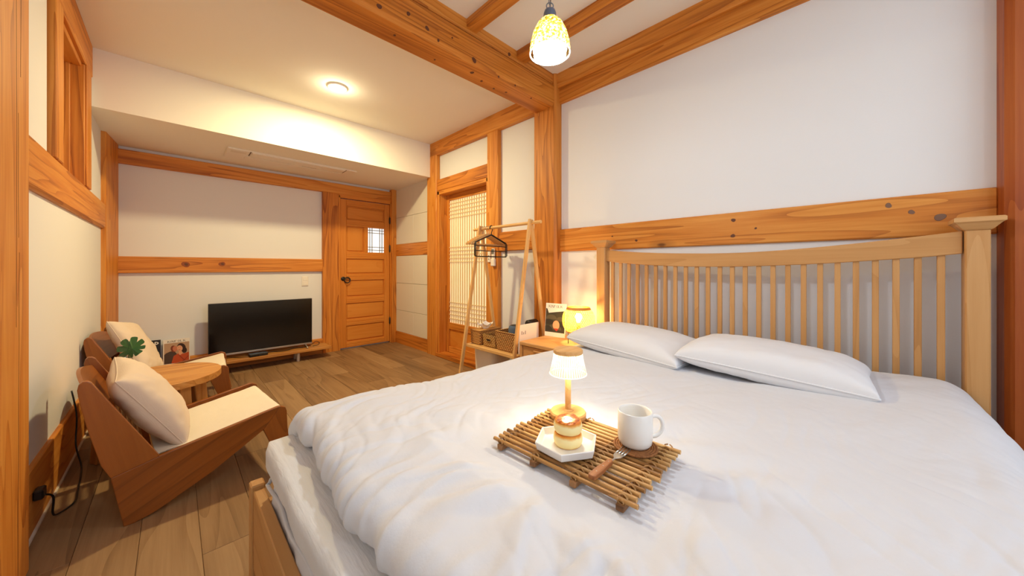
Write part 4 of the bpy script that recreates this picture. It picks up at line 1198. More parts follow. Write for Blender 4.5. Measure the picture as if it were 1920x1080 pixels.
# ------------------------------------------------------------------ magazines
def serif_text(word, h, w, gap, thick=0.16, depth=0.0004, serif=True):
    """flat lettering from strokes; returns list of polygons in (x, z) and the total width"""
    L = {'K': [((0, 0), (0, 1), 1), ((0, .42), (.8, 1), .6), ((.25, .58), (.9, 0), 1)],
         'I': [((0.1, 0), (0.1, 1), 1)],
         'N': [((0, 0), (0, 1), .6), ((0, 1), (.8, 0), 1), ((.8, 0), (.8, 1), .6)],
         'F': [((0, 0), (0, 1), 1), ((0, .96), (.7, .96), .6), ((0, .5), (.55, .5), .6)],
         'L': [((0, 0), (0, 1), 1), ((0, .04), (.7, .04), .6)],
         'Z': [((0, .92), (.8, .92), 1), ((.72, .92), (.08, .08), 1), ((0, .08), (.8, .08), 1)],
         'E': [((0, 0), (0, 1), 1), ((0, .92), (.7, .92), 1), ((0, .5), (.6, .5), 1), ((0, .08), (.7, .08), 1)],
         'O': 'O', 'D': 'D'}
    polys = []; x = 0.0
    def stroke(p, q, t):
        px, pz = p[0] * w, p[1] * h; qx, qz = q[0] * w, q[1] * h
        dx, dz = qx - px, qz - pz; l = math.hypot(dx, dz); nx, nz_ = -dz / l * t / 2, dx / l * t / 2
        return [(px + nx, pz + nz_), (qx + nx, qz + nz_), (qx - nx, qz - nz_), (px - nx, pz - nz_)]
    for chh in word:
        d = L[chh]; T = thick * h
        if d == 'O' or d == 'D':
            segs = 20; a0, a1 = (0, 2 * PI) if d == 'O' else (-PI / 2, PI / 2)
            cxx = 0.45 * w if d == 'O' else 0.1 * w; rx_ = 0.45 * w if d == 'O' else 0.75 * w
            for k in range(segs):
                a = a0 + (a1 - a0) * k / segs; b = a0 + (a1 - a0) * (k + 1) / segs
                def e(a, ins):
                    tt = T * (0.55 + 0.45 * abs(math.cos(a))) if serif else T
                    return (x + cxx + (rx_ - ins * tt) * math.cos(a), h / 2 + (h / 2 - ins * tt) * math.sin(a))
                polys.append([e(a, 0), e(b, 0), e(b, 1), e(a, 1)])
            if d == 'D': polys.append([(px_ + x, pz_) for px_, pz_ in stroke((0.1, 0), (0.1, 1), T)])
        else:
            for p, q, t_ in d:
                polys.append([(a + x, b) for a, b in stroke(p, q, T * (t_ if serif else 1))])
                if serif and abs(p[0] - q[0]) < 1e-6:
                    for zz_ in (0.02, 0.98):
                        polys.append([(a + x, b) for a, b in stroke((p[0] - 0.16, zz_), (p[0] + 0.16, zz_), T * 0.35)])
        x += w * (0.25 if chh == 'I' else 0.9) + gap
    return polys, x - gap

def flat(polys, y, mb=None, fan=False):
    mb = mb or MB()
    for p in polys:
        mb.add([(a, y, b) for a, b in p], [tuple(range(len(p)))])
    return mb
def ell(cx, cz, rx, rz, n=24, rot=0.0):
    out = []
    for k in range(n):
        a = 2 * PI * k / n
        px, pz = rx * math.cos(a), rz * math.sin(a)
        out.append((cx + px * math.cos(rot) - pz * math.sin(rot), cz + px * math.sin(rot) + pz * math.cos(rot)))
    return out

def magazine(label, loc, rz, tilt, w, h, cover_col, page=0.012):
    e = empty('magazine', loc, label=label, cat='magazine', group='magazines standing about the room')
    e.rotation_euler = (tilt, 0, rz)
    MB().box((-w / 2, -page / 2 + 0.0012, 0.0), (w / 2 - 0.001, page / 2 - 0.0012, h)).build('pages', PAPER, e)
    MB().box((-w / 2, -page / 2, 0.0), (w / 2, -page / 2 + 0.0010, h)).build('front_cover', cover_col, e)
    MB().box((-w / 2, page / 2 - 0.0010, 0.0), (w / 2, page / 2, h)).build('back_cover', cover_col, e)
    MB().box((-w / 2 - 0.0008, -page / 2, 0.0), (-w / 2, page / 2, h)).build('spine', cover_col, e)
    return e, -page / 2
INK = plain('ink', rgb(40, 36, 34), 0.6); WINK = plain('white_ink', rgb(238, 236, 230), 0.6)
def pr(e, name, polys, y, mat):
    return flat(polys, y).build(name, mat, e)
# magazine A: two people on the cover
MW, MH = 0.190, 0.245
e, yf = magazine('magazine with two people on its tan cover, leaning on the wall by the television', (0.022, 4.792, SZ), 0.0, -0.06, MW, MH, PAPER)
y = yf - 0.0003
pr(e, 'cover_picture', [[(-MW / 2 + 0.006, 0.008), (MW / 2 - 0.004, 0.008), (MW / 2 - 0.004, MH - 0.036), (-MW / 2 + 0.006, MH - 0.036)]], y, plain('tan_print', rgb(184, 152, 122), 0.6))
def layer(k): return y - 0.0002 * k
pr(e, 'cover_print', [[(-0.088, 0.008), (-0.088, 0.10), (-0.075, 0.115), (-0.045, 0.128), (-0.02, 0.13), (0.0, 0.10), (0.0, 0.008)]], layer(1), plain('print_dark_coat', rgb(74, 58, 50), 0.7))
pr(e, 'cover_print', [ell(-0.022, 0.150, 0.021, 0.034, rot=0.2)], layer(2), plain('print_red_hair', rgb(122, 58, 34), 0.7))
pr(e, 'cover_print', [ell(-0.012, 0.150, 0.017, 0.027, rot=0.1)], layer(3), plain('print_face_shade', rgb(196, 122, 92), 0.7))
pr(e, 'cover_print', [ell(0.034, 0.158, 0.030, 0.042, rot=0.3), ell(0.056, 0.125, 0.018, 0.028)], layer(4), plain('print_dark_hair', rgb(52, 30, 24), 0.7))
pr(e, 'cover_print', [[(-0.038, 0.008), (-0.022, 0.080), (0.010, 0.100), (0.050, 0.092), (0.088, 0.104), (0.090, 0.008)]], layer(5), plain('print_rust_dress', rgb(182, 76, 34), 0.7))
pr(e, 'cover_print', [[(0.012, 0.098), (0.022, 0.080), (0.042, 0.094), (0.034, 0.125), (0.016, 0.122)], ell(0.022, 0.150, 0.020, 0.030, rot=0.2)], layer(6), plain('print_face', rgb(222, 164, 128), 0.7))
pr(e, 'cover_print', [ell(0.014, 0.160, 0.003, 0.0013), ell(0.028, 0.160, 0.003, 0.0013), ell(0.018, 0.135, 0.006, 0.0022)], layer(7), plain('print_features', rgb(110, 48, 36), 0.7))
pr(e, 'cover_print', [[(0.060, 0.008), (0.012, 0.085), (0.018, 0.088), (0.074, 0.008)], [(0.030, 0.008), (0.085, 0.070), (0.088, 0.062), (0.042, 0.008)]], layer(6), plain('print_dress_fold', rgb(146, 56, 24), 0.7))
ps, tw_ = serif_text('KINFOLK', 0.018, 0.017, 0.0052, thick=0.17)
pr(e, 'cover_title', [[(a - tw_ / 2, b + MH - 0.030) for a, b in p] for p in ps], layer(1), INK)

# magazine B: black cover, partly behind the far cushion
MW2, MH2 = 0.200, 0.255
e, yf = magazine('black magazine with bold white letters, half behind the far cushion', (-0.190, 4.790, SZ), 0.0, -0.06, MW2, MH2, plain('black_cover', rgb(26, 24, 26), 0.45))
y = yf - 0.0003
ps, tw_ = serif_text('ZED', 0.030, 0.032, 0.005, thick=0.27, serif=False)
pr(e, 'cover_title', [[(a + MW2 / 2 - 0.012 - tw_, b + MH2 - 0.046) for a, b in p] for p in ps], y, WINK)
pr(e, 'cover_print', [ell(0.020, 0.095, 0.060, 0.095, rot=0.15)], layer(0), plain('print_arch', rgb(176, 138, 92), 0.6))
pr(e, 'cover_print', [ell(0.020, 0.085, 0.046, 0.088, rot=0.15)], layer(1), plain('print_arch_inner', rgb(60, 48, 40), 0.6))
pr(e, 'cover_print', [[(0.035, 0.01), (0.045, 0.12), (0.056, 0.11), (0.075, 0.012)], [(0.0, 0.01), (0.012, 0.13), (0.020, 0.13), (0.016, 0.01)]], layer(2), plain('print_column', rgb(214, 190, 152), 0.6))

# ================================================================== CABLE ON THE SIDE WALL
pg = empty('power_plug', (-0.404, 2.405, 0.155), label='black plug in the tall baseboard behind the near chair, its cord looping on the floor', cat='plug')
MB().box((-0.008, -0.028, -0.020), (0.020, 0.028, 0.020)).build('plug_body', BLACKP, pg, bevel=0.005)
cp = [(0.018, 0.0, -0.010), (0.035, 0.035, -0.045), (0.030, 0.06, -0.125), (0.040, 0.09, -0.149), (0.075, 0.16, -0.150), (0.070, 0.28, -0.150), (0.058, 0.46, -0.149), (0.042, 0.60, -0.140), (0.014, 0.68, -0.05), (0.012, 0.72, 0.10), (-0.010, 0.75, 0.24)]
MB().tube(smoothpath(cp, 8), 0.0038, 6).build('cord', BLACKP, pg, smooth=True)

# ================================================================== CLOTHES RACK
rk = empty('clothes_rack', (2.05, 2.17, 0.0), label='pale wooden A-frame clothes rack with a low shelf', cat='rack')
ZB = 1.458
def strut(mb, p, q, a, b):
    """square-ish bar from p to q, a wide along y, b thick across"""
    p = Vector(p); q = Vector(q); d = (q - p).normalized()
    yv = Vector((0, 1, 0)); nv = d.cross(yv).normalized()
    vs = [p + yv * sy * a / 2 + nv * sn * b / 2 for sy in (-1, 1) for sn in (-1, 1)] + [q + yv * sy * a / 2 + nv * sn * b / 2 for sy in (-1, 1) for sn in (-1, 1)]
    return mb.add(vs, [(0, 1, 3, 2), (4, 6, 7, 5), (0, 4, 5, 1), (2, 3, 7, 6), (0, 2, 6, 4), (1, 5, 7, 3)])
for y in (-0.316, 0.318):
    for s_ in (-1, 1):
        strut(MB(), (s_ * 0.012, y + s_ * 0.006, ZB + 0.028), (s_ * 0.262, y + s_ * 0.006, 0.0), 0.022, 0.030).build('leg', BIRCH['Z'], rk, bevel=0.003)
MB().cyl((0, -0.425, ZB), (0, 0.415, ZB), 0.0135, 20).build('rail', BIRCH['Y'], rk, smooth=True, autos=0.8)
MB().box((-0.172, -0.318, 0.392), (0.172, 0.320, 0.410)).build('shelf', BIRCH['Y'], rk, bevel=0.003)
for x in (-0.172, 0.172):
    MB().box((x - 0.012, -0.32, 0.388), (x + 0.012, 0.32, 0.414)).build('shelf_rail', BIRCH['Y'], rk, bevel=0.003)

def hook(mb, r=0.0022, y=0.0):
    pts = []
    for k in range(15):
        a = -0.35 + (PI + 0.9) * k / 14
        pts.append((0.0185 * math.cos(a), y, 0.0185 * math.sin(a)))
    pts = pts[::-1]
    # stem runs from the end of the crook down to the hanger
    pts2 = [(0, y, -0.068), (0.0, y, -0.045), (0.010, y, -0.026)] + [(p[0], y, p[2]) for p in pts[::-1]]
    mb.tube(pts2, r, 6)
def wooden_hanger(label, yw, skew):
    t = empty('coat_hanger', (2.05, yw, ZB + 0.0), skew, label, 'hanger', 'wooden coat hangers on the rack')
    m = MB(); hook(m, 0.0020); m.build('hook', SILVER, t, smooth=True, center=False, loc=(0, 0, 0))
    sh_ = smoothpath([(-0.205, 0, -0.150), (-0.13, 0, -0.108), (-0.05, 0, -0.072), (0, 0, -0.062), (0.05, 0, -0.072), (0.13, 0, -0.108), (0.205, 0, -0.150)], 5)
    m = MB()
    n = len(sh_)
    for i in range(n - 1):
        p, q = sh_[i], sh_[i + 1]
        hgt = 0.011
        m.add([(p.x, -0.0055, p.z - hgt), (q.x, -0.0055, q.z - hgt), (q.x, -0.0055, q.z + hgt), (p.x, -0.0055, p.z + hgt), (p.x, 0.0055, p.z - hgt), (q.x, 0.0055, q.z - hgt), (q.x, 0.0055, q.z + hgt), (p.x, 0.0055, p.z + hgt)],
              [(0, 1, 2, 3), (7, 6, 5, 4), (3, 2, 6, 7), (1, 0, 4, 5)])
    m.add([(sh_[0].x, -0.0055, sh_[0].z - 0.011), (sh_[0].x, -0.0055, sh_[0].z + 0.011), (sh_[0].x, 0.0055, sh_[0].z + 0.011), (sh_[0].x, 0.0055, sh_[0].z - 0.011)], [(0, 1, 2, 3)])
    m.add([(sh_[-1].x, -0.0055, sh_[-1].z - 0.011), (sh_[-1].x, -0.0055, sh_[-1].z + 0.011), (sh_[-1].x, 0.0055, sh_[-1].z + 0.011), (sh_[-1].x, 0.0055, sh_[-1].z - 0.011)], [(3, 2, 1, 0)])
    m.build('shoulder_bar', BIRCH['X'], t, weld=True, bevel=0.002, center=False, loc=(0, 0, 0))
    MB().cyl((-0.185, 0, -0.150), (0.185, 0, -0.150), 0.005, 10).build('trouser_bar', BIRCH['X'], t, smooth=True)
    return t
for i, (yy, sk, lab) in enumerate(((2.452, 0.05, 'wooden coat hanger deepest on the rack, next to its left frame'), (2.425, 0.02, 'second wooden coat hanger from the left frame of the rack'),
                              (2.398, -0.02, 'third wooden coat hanger from the left frame of the rack'), (2.372, 0.0, 'wooden coat hanger directly behind the black hanger'))):
    wooden_hanger(lab, yy, sk)
t = empty('trouser_hanger', (2.05, 2.335, ZB), -0.01, 'black wire hanger with three trouser bars, frontmost on the rack', 'hanger')
m = MB(); hook(m, 0.0042); m.build('hook', BLACK, t, smooth=True, center=False, loc=(0, 0, 0))
fr_ = [(0, 0, -0.064), (-0.175, 0, -0.135), (-0.185, 0, -0.150), (-0.185, 0, -0.252), (-0.175, 0, -0.262), (0.175, 0, -0.262), (0.185, 0, -0.252), (0.185, 0, -0.150), (0.175, 0, -0.135)]
m = MB()
for y in (-0.008, 0.008):
    m.tube([(p[0], y, p[2]) for p in fr_], 0.0048, 6, closed=True)
m.build('frame', BLACK, t, smooth=True, center=False, loc=(0, 0, 0))
for z in (-0.168, -0.212):
    MB().cyl((-0.185, 0, z), (0.185, 0, z), 0.0038, 8).build('bar', BLACK, t, smooth=True)

# ------------------------------------------------------------------ things on the rack shelf
def weave_mat(name, c1, c2, sx, sz):
    t = NT(name)
    tc = t.n('ShaderNodeTexCoord')
    sp = t.n('ShaderNodeSeparateXYZ'); t.l(tc.outputs['Object'], sp.inputs[0])
    hx_ = t.math('ADD', sp.outputs[0], sp.outputs[1])
    row = t.math('FLOOR', t.math('MULTIPLY', sp.outputs[2], sz))
    sh2 = t.math('MULTIPLY', t.math('MODULO', t.math('ABSOLUTE', row), 2.0), 0.5)
    u = t.math('FRACT', t.math('ADD', t.math('MULTIPLY', hx_, sx), sh2))
    v = t.math('FRACT', t.math('ADD', t.math('MULTIPLY', sp.outputs[2], sz), 50.0))
    bu = t.math('SINE', t.math('MULTIPLY', u, PI)); bv = t.math('SINE', t.math('MULTIPLY', v, PI))
    h = t.math('MULTIPLY', bu, bv)
    c = t.ramp(h, [(0.0, c2), (0.30, c2), (0.65, c1), (1.0, c1)])
    t.l(c, t.b.inputs['Base Color']); t.b.inputs['Roughness'].default_value = 0.7
    t.bump(h, 0.8, 0.006)
    return t.mat
WEAVE = weave_mat('woven_rattan', rgb(232, 180, 104), rgb(120, 66, 24), 48.0, 75.0)
WEAVE2 = weave_mat('woven_seagrass', rgb(206, 162, 92), rgb(146, 104, 52), 40.0, 90.0)
WEAVE3 = weave_mat('woven_fine', rgb(228, 174, 96), rgb(136, 82, 32), 56.0, 85.0)
def open_box(t, lo, hi, wall, mat, taper=0.0, rim=None):
    x0, y0, z0 = lo; x1, y1, z1 = hi
    def ringv(x0, y0, x1, y1, z): return [(x0, y0, z), (x1, y0, z), (x1, y1, z), (x0, y1, z)]
    rings = [ringv(x0 + taper, y0 + taper, x1 - taper, y1 - taper, z0), ringv(x0, y0, x1, y1, z1), ringv(x0 + wall, y0 + wall, x1 - wall, y1 - wall, z1), ringv(x0 + taper + wall, y0 + taper + wall, x1 - taper - wall, y1 - taper - wall, z0 + wall)]
    vs = [p for r in rings for p in r]; fs = []
    for i in range(3):
        for k in range(4):
            l = (k + 1) % 4
            fs.append((i * 4 + k, i * 4 + l, i * 4 + 4 + l, i * 4 + 4 + k))
    fs += [(3, 2, 1, 0), (12, 13, 14, 15)]
    MB().add(vs, fs).build('body', mat, t, bevel=0.004)
    r = wall * 0.75
    MB().tube([(x0 + wall / 2, y0 + wall / 2, z1), (x1 - wall / 2, y0 + wall / 2, z1), (x1 - wall / 2, y1 - wall / 2, z1), (x0 + wall / 2, y1 - wall / 2, z1)], r, 8, closed=True).build('rim', rim or mat, t, smooth=True)
SHZ = 0.4145
b1 = empty('basket', (1.985, 2.015, SHZ), label='larger woven rattan basket holding a grey gadget, at the right of the rack shelf', cat='basket', group='baskets on the rack shelf')
open_box(b1, (-0.075, -0.118, 0.0), (0.105, 0.118, 0.150), 0.010, WEAVE, 0.012)
b2 = empty('basket', (1.985, 2.225, SHZ), label='smaller flat seagrass basket with a dark handle slot, in the middle of the rack shelf', cat='basket', group='baskets on the rack shelf')
open_box(b2, (-0.062, -0.084, 0.0), (0.115, 0.084, 0.095), 0.008, WEAVE2, 0.006)
MB().tube(smoothpath([(-0.0625, -0.026, 0.066), (-0.0625, 0.0, 0.069), (-0.0625, 0.026, 0.066), (-0.0625, 0.027, 0.050), (-0.0625, 0.0, 0.046), (-0.0625, -0.027, 0.050), (-0.0625, -0.026, 0.066)], 4), 0.004, 6).build('handle_rim', WEAVE2, b2, smooth=True)
MB().prism([(-0.024, 0.050), (0.024, 0.050), (0.024, 0.065), (-0.024, 0.065)], -0.0635, -0.058, 'x').build('handle_slot', BLACKP, b2)
tp = empty('charger', (2.02, 2.175, SHZ + 0.010), label='black charger standing in the flat seagrass basket', cat='charger')
MB().box((-0.018, -0.014, 0.0), (0.018, 0.014, 0.105)).build('body', BLACKP, tp, bevel=0.004)
MB().cyl((0, 0, 0.104), (0, 0, 0.118), 0.008, 12).build('cable_end', BLACKP, tp)
bt = empty('tissue_box', (2.035, 2.405, SHZ), label='woven rattan tissue box with a tissue pulled up, at the left of the rack shelf', cat='tissue box')
MB().box((-0.115, -0.068, 0.0), (0.135, 0.068, 0.118)).build('box', WEAVE3, bt, bevel=0.005)
MB().box((-0.118, -0.071, 0.112), (0.138, 0.071, 0.124)).build('lid', WEAVE3, bt, bevel=0.004)
P = np.zeros((12, 24, 3))
for i in range(12):
    for j in range(24):
        f = i / 11; a = 2 * PI * j / 23
        r = (0.022 + 0.042 * f) * (1 + 0.28 * math.sin(3 * a + 1) * f + 0.12 * math.sin(7 * a) * f)
        P[i, j] = (0.01 + r * math.cos(a) * 1.3, r * math.sin(a) * 0.8, 0.122 + 0.052 * f ** 0.8 + 0.014 * f * math.sin(5 * a + 2))
MB().grid(P).build('tissue', plain('tissue_paper', rgb(244, 242, 240), 0.9), bt, smooth=True)
# grey-blue speaker in the large basket
GBL = fabric('grey_blue_cloth', rgb(92, 106, 126), strength=0.5)
sp_ = empty('speaker', (2.012, 1.990, SHZ + 0.012), label='grey-blue cloth speaker upright in the larger rattan basket', cat='speaker')
MB().lathe([(0.0001, 0), (0.050, 0.0), (0.056, 0.008), (0.058, 0.04), (0.058, 0.165), (0.052, 0.185), (0.040, 0.192), (0.0001, 0.193)], seg=32).build('body', GBL, sp_, smooth=True, center=False, loc=(0, 0, 0))
MB().lathe([(0.041, 0.1915), (0.034, 0.196), (0.0001, 0.196)], seg=32).build('top_ring', BLACKP, sp_, smooth=True, center=False, loc=(0, 0, 0))
hd_ = empty('hair_dryer', (2.150, 1.930, SHZ), label='dark round hair dryer head behind the speaker, rising behind the rack leg', cat='hair dryer')
MB().cyl((0, 0, 0.0), (0, 0.0, 0.17), 0.017, 16).build('handle', BLACKP, hd_, smooth=True)
MB().tube([(-0.055, 0.0, 0.205), (-0.045, 0, 0.205), (0.045, 0, 0.205), (0.052, 0, 0.205)], [0.030, 0.040, 0.040, 0.030], 20).build('barrel', BLACKP, hd_, smooth=True)
bl = empty('booklet', (2.055, 1.868, SHZ), math.radians(0), label='white printed card standing against the right rack frame', cat='booklet')
MB().box((-0.125, -0.004, 0.0), (0.105, 0.004, 0.228)).build('card', plain('card_white', rgb(236, 226, 220), 0.7), bl)
MB().box((-0.127, 0.0045, 0.0), (-0.122, 0.0075, 0.228)).build('fold', PAPER, bl)
flat([[(-0.10 + 0.02 * k, 0.150), (-0.094 + 0.02 * k, 0.150), (-0.094 + 0.02 * k, 0.178 - 0.01 * (k % 2)), (-0.10 + 0.02 * k, 0.178 - 0.01 * (k % 2))] for k in range(3)], -0.0046).build('print', INK, bl)
bn = empty('waste_bin', (2.085, 2.360, 0.0), label='plain white waste bin under the clothes rack', cat='bin')
m = MB()
pts = []
for (z, g) in ((0.0, 0.0), (0.36, 0.012)):
    ring_ = []
    for k in range(32):
        a = 2 * PI * k / 32
        ring_.append(((0.115 + g) * math.copysign(abs(math.cos(a)) ** 0.5, math.cos(a)), (0.135 + g) * math.copysign(abs(math.sin(a)) ** 0.5, math.sin(a)), z))
    pts += ring_
m.add(pts, [(k, (k + 1) % 32, 32 + (k + 1) % 32, 32 + k) for k in range(32)] + [tuple(range(31, -1, -1))])
m.build('body', WHITEP, bn, smooth=True, autos=0.7)
MB().tube(pts[32:], 0.006, 8, closed=True).build('rim', WHITEP, bn, smooth=True)

# ================================================================== NIGHTSTAND
ns = empty('nightstand', (2.075, 1.575, 0.0), label='pale ash nightstand with a cane drawer beside the headboard', cat='nightstand')
NZ = 0.550
MB().box((-0.250, -0.188, NZ - 0.026), (0.190, 0.188, NZ)).build('top', NIGHT['Y'], ns, bevel=0.003)
for y in (-0.18, 0.18):
    MB().box((-0.243, y - 0.011, 0.12), (0.188, y + 0.011, NZ - 0.026)).build('side_panel', NIGHT['Z'], ns, bevel=0.002)
MB().box((-0.235, -0.17, 0.12), (0.188, 0.17, 0.14)).build('bottom', NIGHT['Y'], ns)
MB().box((0.175, -0.17, 0.14), (0.188, 0.17, NZ - 0.026)).build('back', NIGHT['Y'], ns)
for (z0, z1) in ((0.335, NZ - 0.032), (0.145, 0.328)):
    dr = MB().box((-0.236, -0.166, z0), (-0.222, 0.166, z1)).build('drawer', NIGHT['Y'], ns, bevel=0.002)
    cz_ = (z0 + z1) / 2
    CANE = bpy.data.materials.get('cane') or None
    if CANE is None:
        t_ = NT('cane'); tc = t_.n('ShaderNodeTexCoord'); sp = t_.n('ShaderNodeSeparateXYZ'); t_.l(tc.outputs['Object'], sp.inputs[0])
        a_ = t_.math('ABSOLUTE', t_.math('SINE', t_.math('MULTIPLY', sp.outputs[1], PI / 0.013))); b_ = t_.math('ABSOLUTE', t_.math('SINE', t_.math('MULTIPLY', sp.outputs[2], PI / 0.013)))
        t_.l(t_.ramp(t_.math('MULTIPLY', a_, b_), [(0.55, rgb(218, 176, 116)), (0.6, rgb(60, 36, 16))]), t_.b.inputs['Base Color']); CANE = t_.mat
    o = MB().box((-0.2385, -0.115, cz_ - 0.052), (-0.2355, 0.115, cz_ + 0.038)).build('cane_inset', CANE, None)
    o.parent = dr; o.location = Vector(o.location) - Vector(dr.location)
    o = MB().box((-0.248, -0.055, z1 - 0.030), (-0.236, 0.055, z1 - 0.016)).build('handle', NIGHT['Y'], None, bevel=0.003)
    o.parent = dr; o.location = Vector(o.location) - Vector(dr.location)
for x in (-0.225, 0.165):
    for y in (-0.17, 0.17):
        MB().tube([(x, y, 0.0), (x, y, 0.121)], [0.012, 0.018], 12).build('leg', NIGHT['Z'], ns, smooth=True, autos=0.8)

# magazine on the nightstand
MW3, MH3 = 0.178, 0.262
e, yf = magazine('magazine with a dark green landscape cover, standing on the nightstand beside the lamp', (2.140, 1.680, NZ), math.radians(-82), -0.10, MW3, MH3, PAPER)
y = yf - 0.0003
pr(e, 'cover_picture', [[(-MW3 / 2 + 0.002, 0.034), (MW3 / 2 - 0.002, 0.034), (MW3 / 2 - 0.002, MH3 - 0.055), (0.0, MH3 - 0.068), (-0.06, MH3 - 0.078), (-0.075, MH3 - 0.045), (-MW3 / 2 + 0.002, MH3 - 0.040)]], y, plain('print_dark_green', rgb(58, 56, 44), 0.6))
G1 = plain('print_hill', rgb(84, 80, 62), 0.6); G2 = plain('print_hill_dark', rgb(44, 42, 36), 0.6)
def hill(cx, cz, r, m, k):
    pts = [(cx + r * math.cos(a), cz + 0.75 * r * math.sin(a)) for a in np.linspace(0, PI, 16)]
    pts = [(max(-MW3 / 2 + 0.002, min(MW3 / 2 - 0.002, a)), max(0.034, b)) for a, b in pts]
    pr(e, 'cover_print', [pts], layer(k), m)
hill(-0.035, 0.135, 0.05, G1, 1); hill(0.050, 0.125, 0.045, G1, 2); hill(-0.055, 0.095, 0.055, G2, 3); hill(0.055, 0.080, 0.050, G2, 4); hill(0.0, 0.055, 0.06, G1, 5); hill(-0.065, 0.045, 0.05, G2, 6)
pr(e, 'cover_print', [ell(0.012, 0.092, 0.030, 0.036)], layer(7), plain('print_peach', rgb(240, 168, 128), 0.6))
pr(e, 'cover_print', [[(-0.012, 0.066), (0.034, 0.066), (0.030, 0.056), (0.018, 0.044), (0.004, 0.054)]], layer(8), plain('print_red', rgb(176, 58, 40), 0.6))
ps, tw_ = serif_text('KINFOLK', 0.020, 0.017, 0.0045, thick=0.14)
pr(e, 'cover_title', [[(a - tw_ / 2, b + MH3 - 0.034) for a, b in p] for p in ps], layer(1), INK)

# rattan lamp
rl = empty('rattan_lamp', (2.085, 1.418, NZ), label='glowing woven rattan lamp on a black wire stand, on the nightstand', cat='lamp')
BAMB = NT('lit_bamboo')
BAMB.b.inputs['Base Color'].default_value = rgb(230, 178, 84); BAMB.b.inputs['Roughness'].default_value = 0.5
tb_ = BAMB.n('ShaderNodeBsdfTranslucent', ins={'Color': rgb(250, 200, 96)})
mx_ = BAMB.n('ShaderNodeMixShader', ins={0: 0.55}); BAMB.l(BAMB.b.outputs[0], mx_.inputs[1]); BAMB.l(tb_.outputs[0], mx_.inputs[2]); BAMB.l(mx_.outputs[0], BAMB.out.inputs['Surface'])
zb_, zt_ = 0.085, 0.262
def prof_r(f):   # f 0..1 bottom to top
    z = zb_ + (zt_ - zb_) * f
    r = 0.076 + 0.041 * (1 - abs(2 * f - 0.92) ** 2.6) if f < 0.99 else 0.078
    return max(r, 0.070), z
m = MB()
N = 46
for d in (-1, 1):
    for k in range(N):
        pts = []
        for i in range(15):
            f = i / 14
            r, z = prof_r(f); r += d * 0.0009
            a = 2 * PI * k / N + d * f * 0.85
            pts.append((r * math.cos(a), r * math.sin(a), z))
        vs = []
        for i, p in enumerate(pts):
            a = math.atan2(p[1], p[0]); wv_ = 0.0018
            tx, ty = -math.sin(a) * wv_, math.cos(a) * wv_
            vs += [(p[0] - tx, p[1] - ty, p[2]), (p[0] + tx, p[1] + ty, p[2])]
        m.add(vs, [(2 * i, 2 * i + 1, 2 * i + 3, 2 * i + 2) for i in range(14)])
m.build('woven_shade', BAMB.mat, rl, center=False, loc=(0, 0, 0))
m = MB()
for f in (0.0,):
    r, z = prof_r(f)
    m.tube([(r * math.cos(a), r * math.sin(a), z) for a in np.linspace(0, 2 * PI, 48, endpoint=False)], 0.0045, 8, closed=True)
m.build('bottom_hoop', plain('bamboo_band', rgb(206, 136, 52), 0.5), rl, smooth=True, center=False, loc=(0, 0, 0))
m = MB()
m.lathe([(prof_r(0.90)[0] + 0.002, prof_r(0.90)[1]), (prof_r(1.0)[0] + 0.001, prof_r(1.0)[1])], seg=48)
m.build('top_band', bpy.data.materials['bamboo_band'], rl, smooth=True, center=False, loc=(0, 0, 0))
m = MB().lathe([(0.0001, 0.215), (0.014, 0.211), (0.023, 0.198), (0.024, 0.185), (0.016, 0.166), (0.010, 0.152), (0.0001, 0.150)], seg=24)
m.build('bulb', plain('bulb_glow', (1, 1, 1, 1), 0.5, emis=(1.0, 0.66, 0.26, 1), estr=270.0), rl, smooth=True, center=False, loc=(0, 0, 0))
MB().cyl((0, 0, 0.085), (0, 0, 0.151), 0.014, 14).build('socket', plain('socket_wood', rgb(200, 130, 60), 0.5), rl, smooth=True)
m = MB()
for k in range(3):
    a = 2 * PI * k / 3 + 2.6
    m.tube([(0.080 * math.cos(a), 0.080 * math.sin(a), 0.002), (0.080 * math.cos(a), 0.080 * math.sin(a), 0.080), (0.010 * math.cos(a), 0.010 * math.sin(a), 0.084)], 0.0026, 6)
m.tube([(0.080 * math.cos(a), 0.080 * math.sin(a), 0.080) for a in np.linspace(0, 2 * PI, 40, endpoint=False)], 0.0024, 6, closed=True)
m.tube([(0.0, 0.040 * math.cos(a), 0.040 + 0.036 * math.sin(a)) for a in np.linspace(0, 2 * PI, 30, endpoint=False)], 0.0022, 6, closed=True)
m.build('wire_stand', BLACK, rl, smooth=True, center=False, loc=(0, 0, 0))

# ================================================================== PENDANT LAMP
pd = empty('pendant_lamp', (1.018, 0.822, 1.915), label='hanging amber glass lamp with a bright open underside, above the bed', cat='lamp')
AMB = NT('amber_glass')
tc = AMB.n('ShaderNodeTexCoord')
vz = AMB.n('ShaderNodeTexNoise', ins={'Scale': 95.0, 'Detail': 3.0, 'Roughness': 0.7, 'Vector': tc.outputs['Object']})
col = AMB.ramp(vz.outputs['Fac'], [(0.40, rgb(96, 68, 8)), (0.50, rgb(214, 166, 40)), (0.60, rgb(250, 226, 140))])
t1_ = AMB.n('ShaderNodeBsdfTransparent'); AMB.l(col, t1_.inputs['Color'])
t2_ = AMB.n('ShaderNodeBsdfTranslucent'); AMB.l(col, t2_.inputs['Color'])
t3_ = AMB.n('ShaderNodeBsdfGlossy', ins={'Roughness': 0.08})
ma = AMB.n('ShaderNodeMixShader', ins={0: 0.35}); AMB.l(t1_.outputs[0], ma.inputs[1]); AMB.l(t2_.outputs[0], ma.inputs[2])
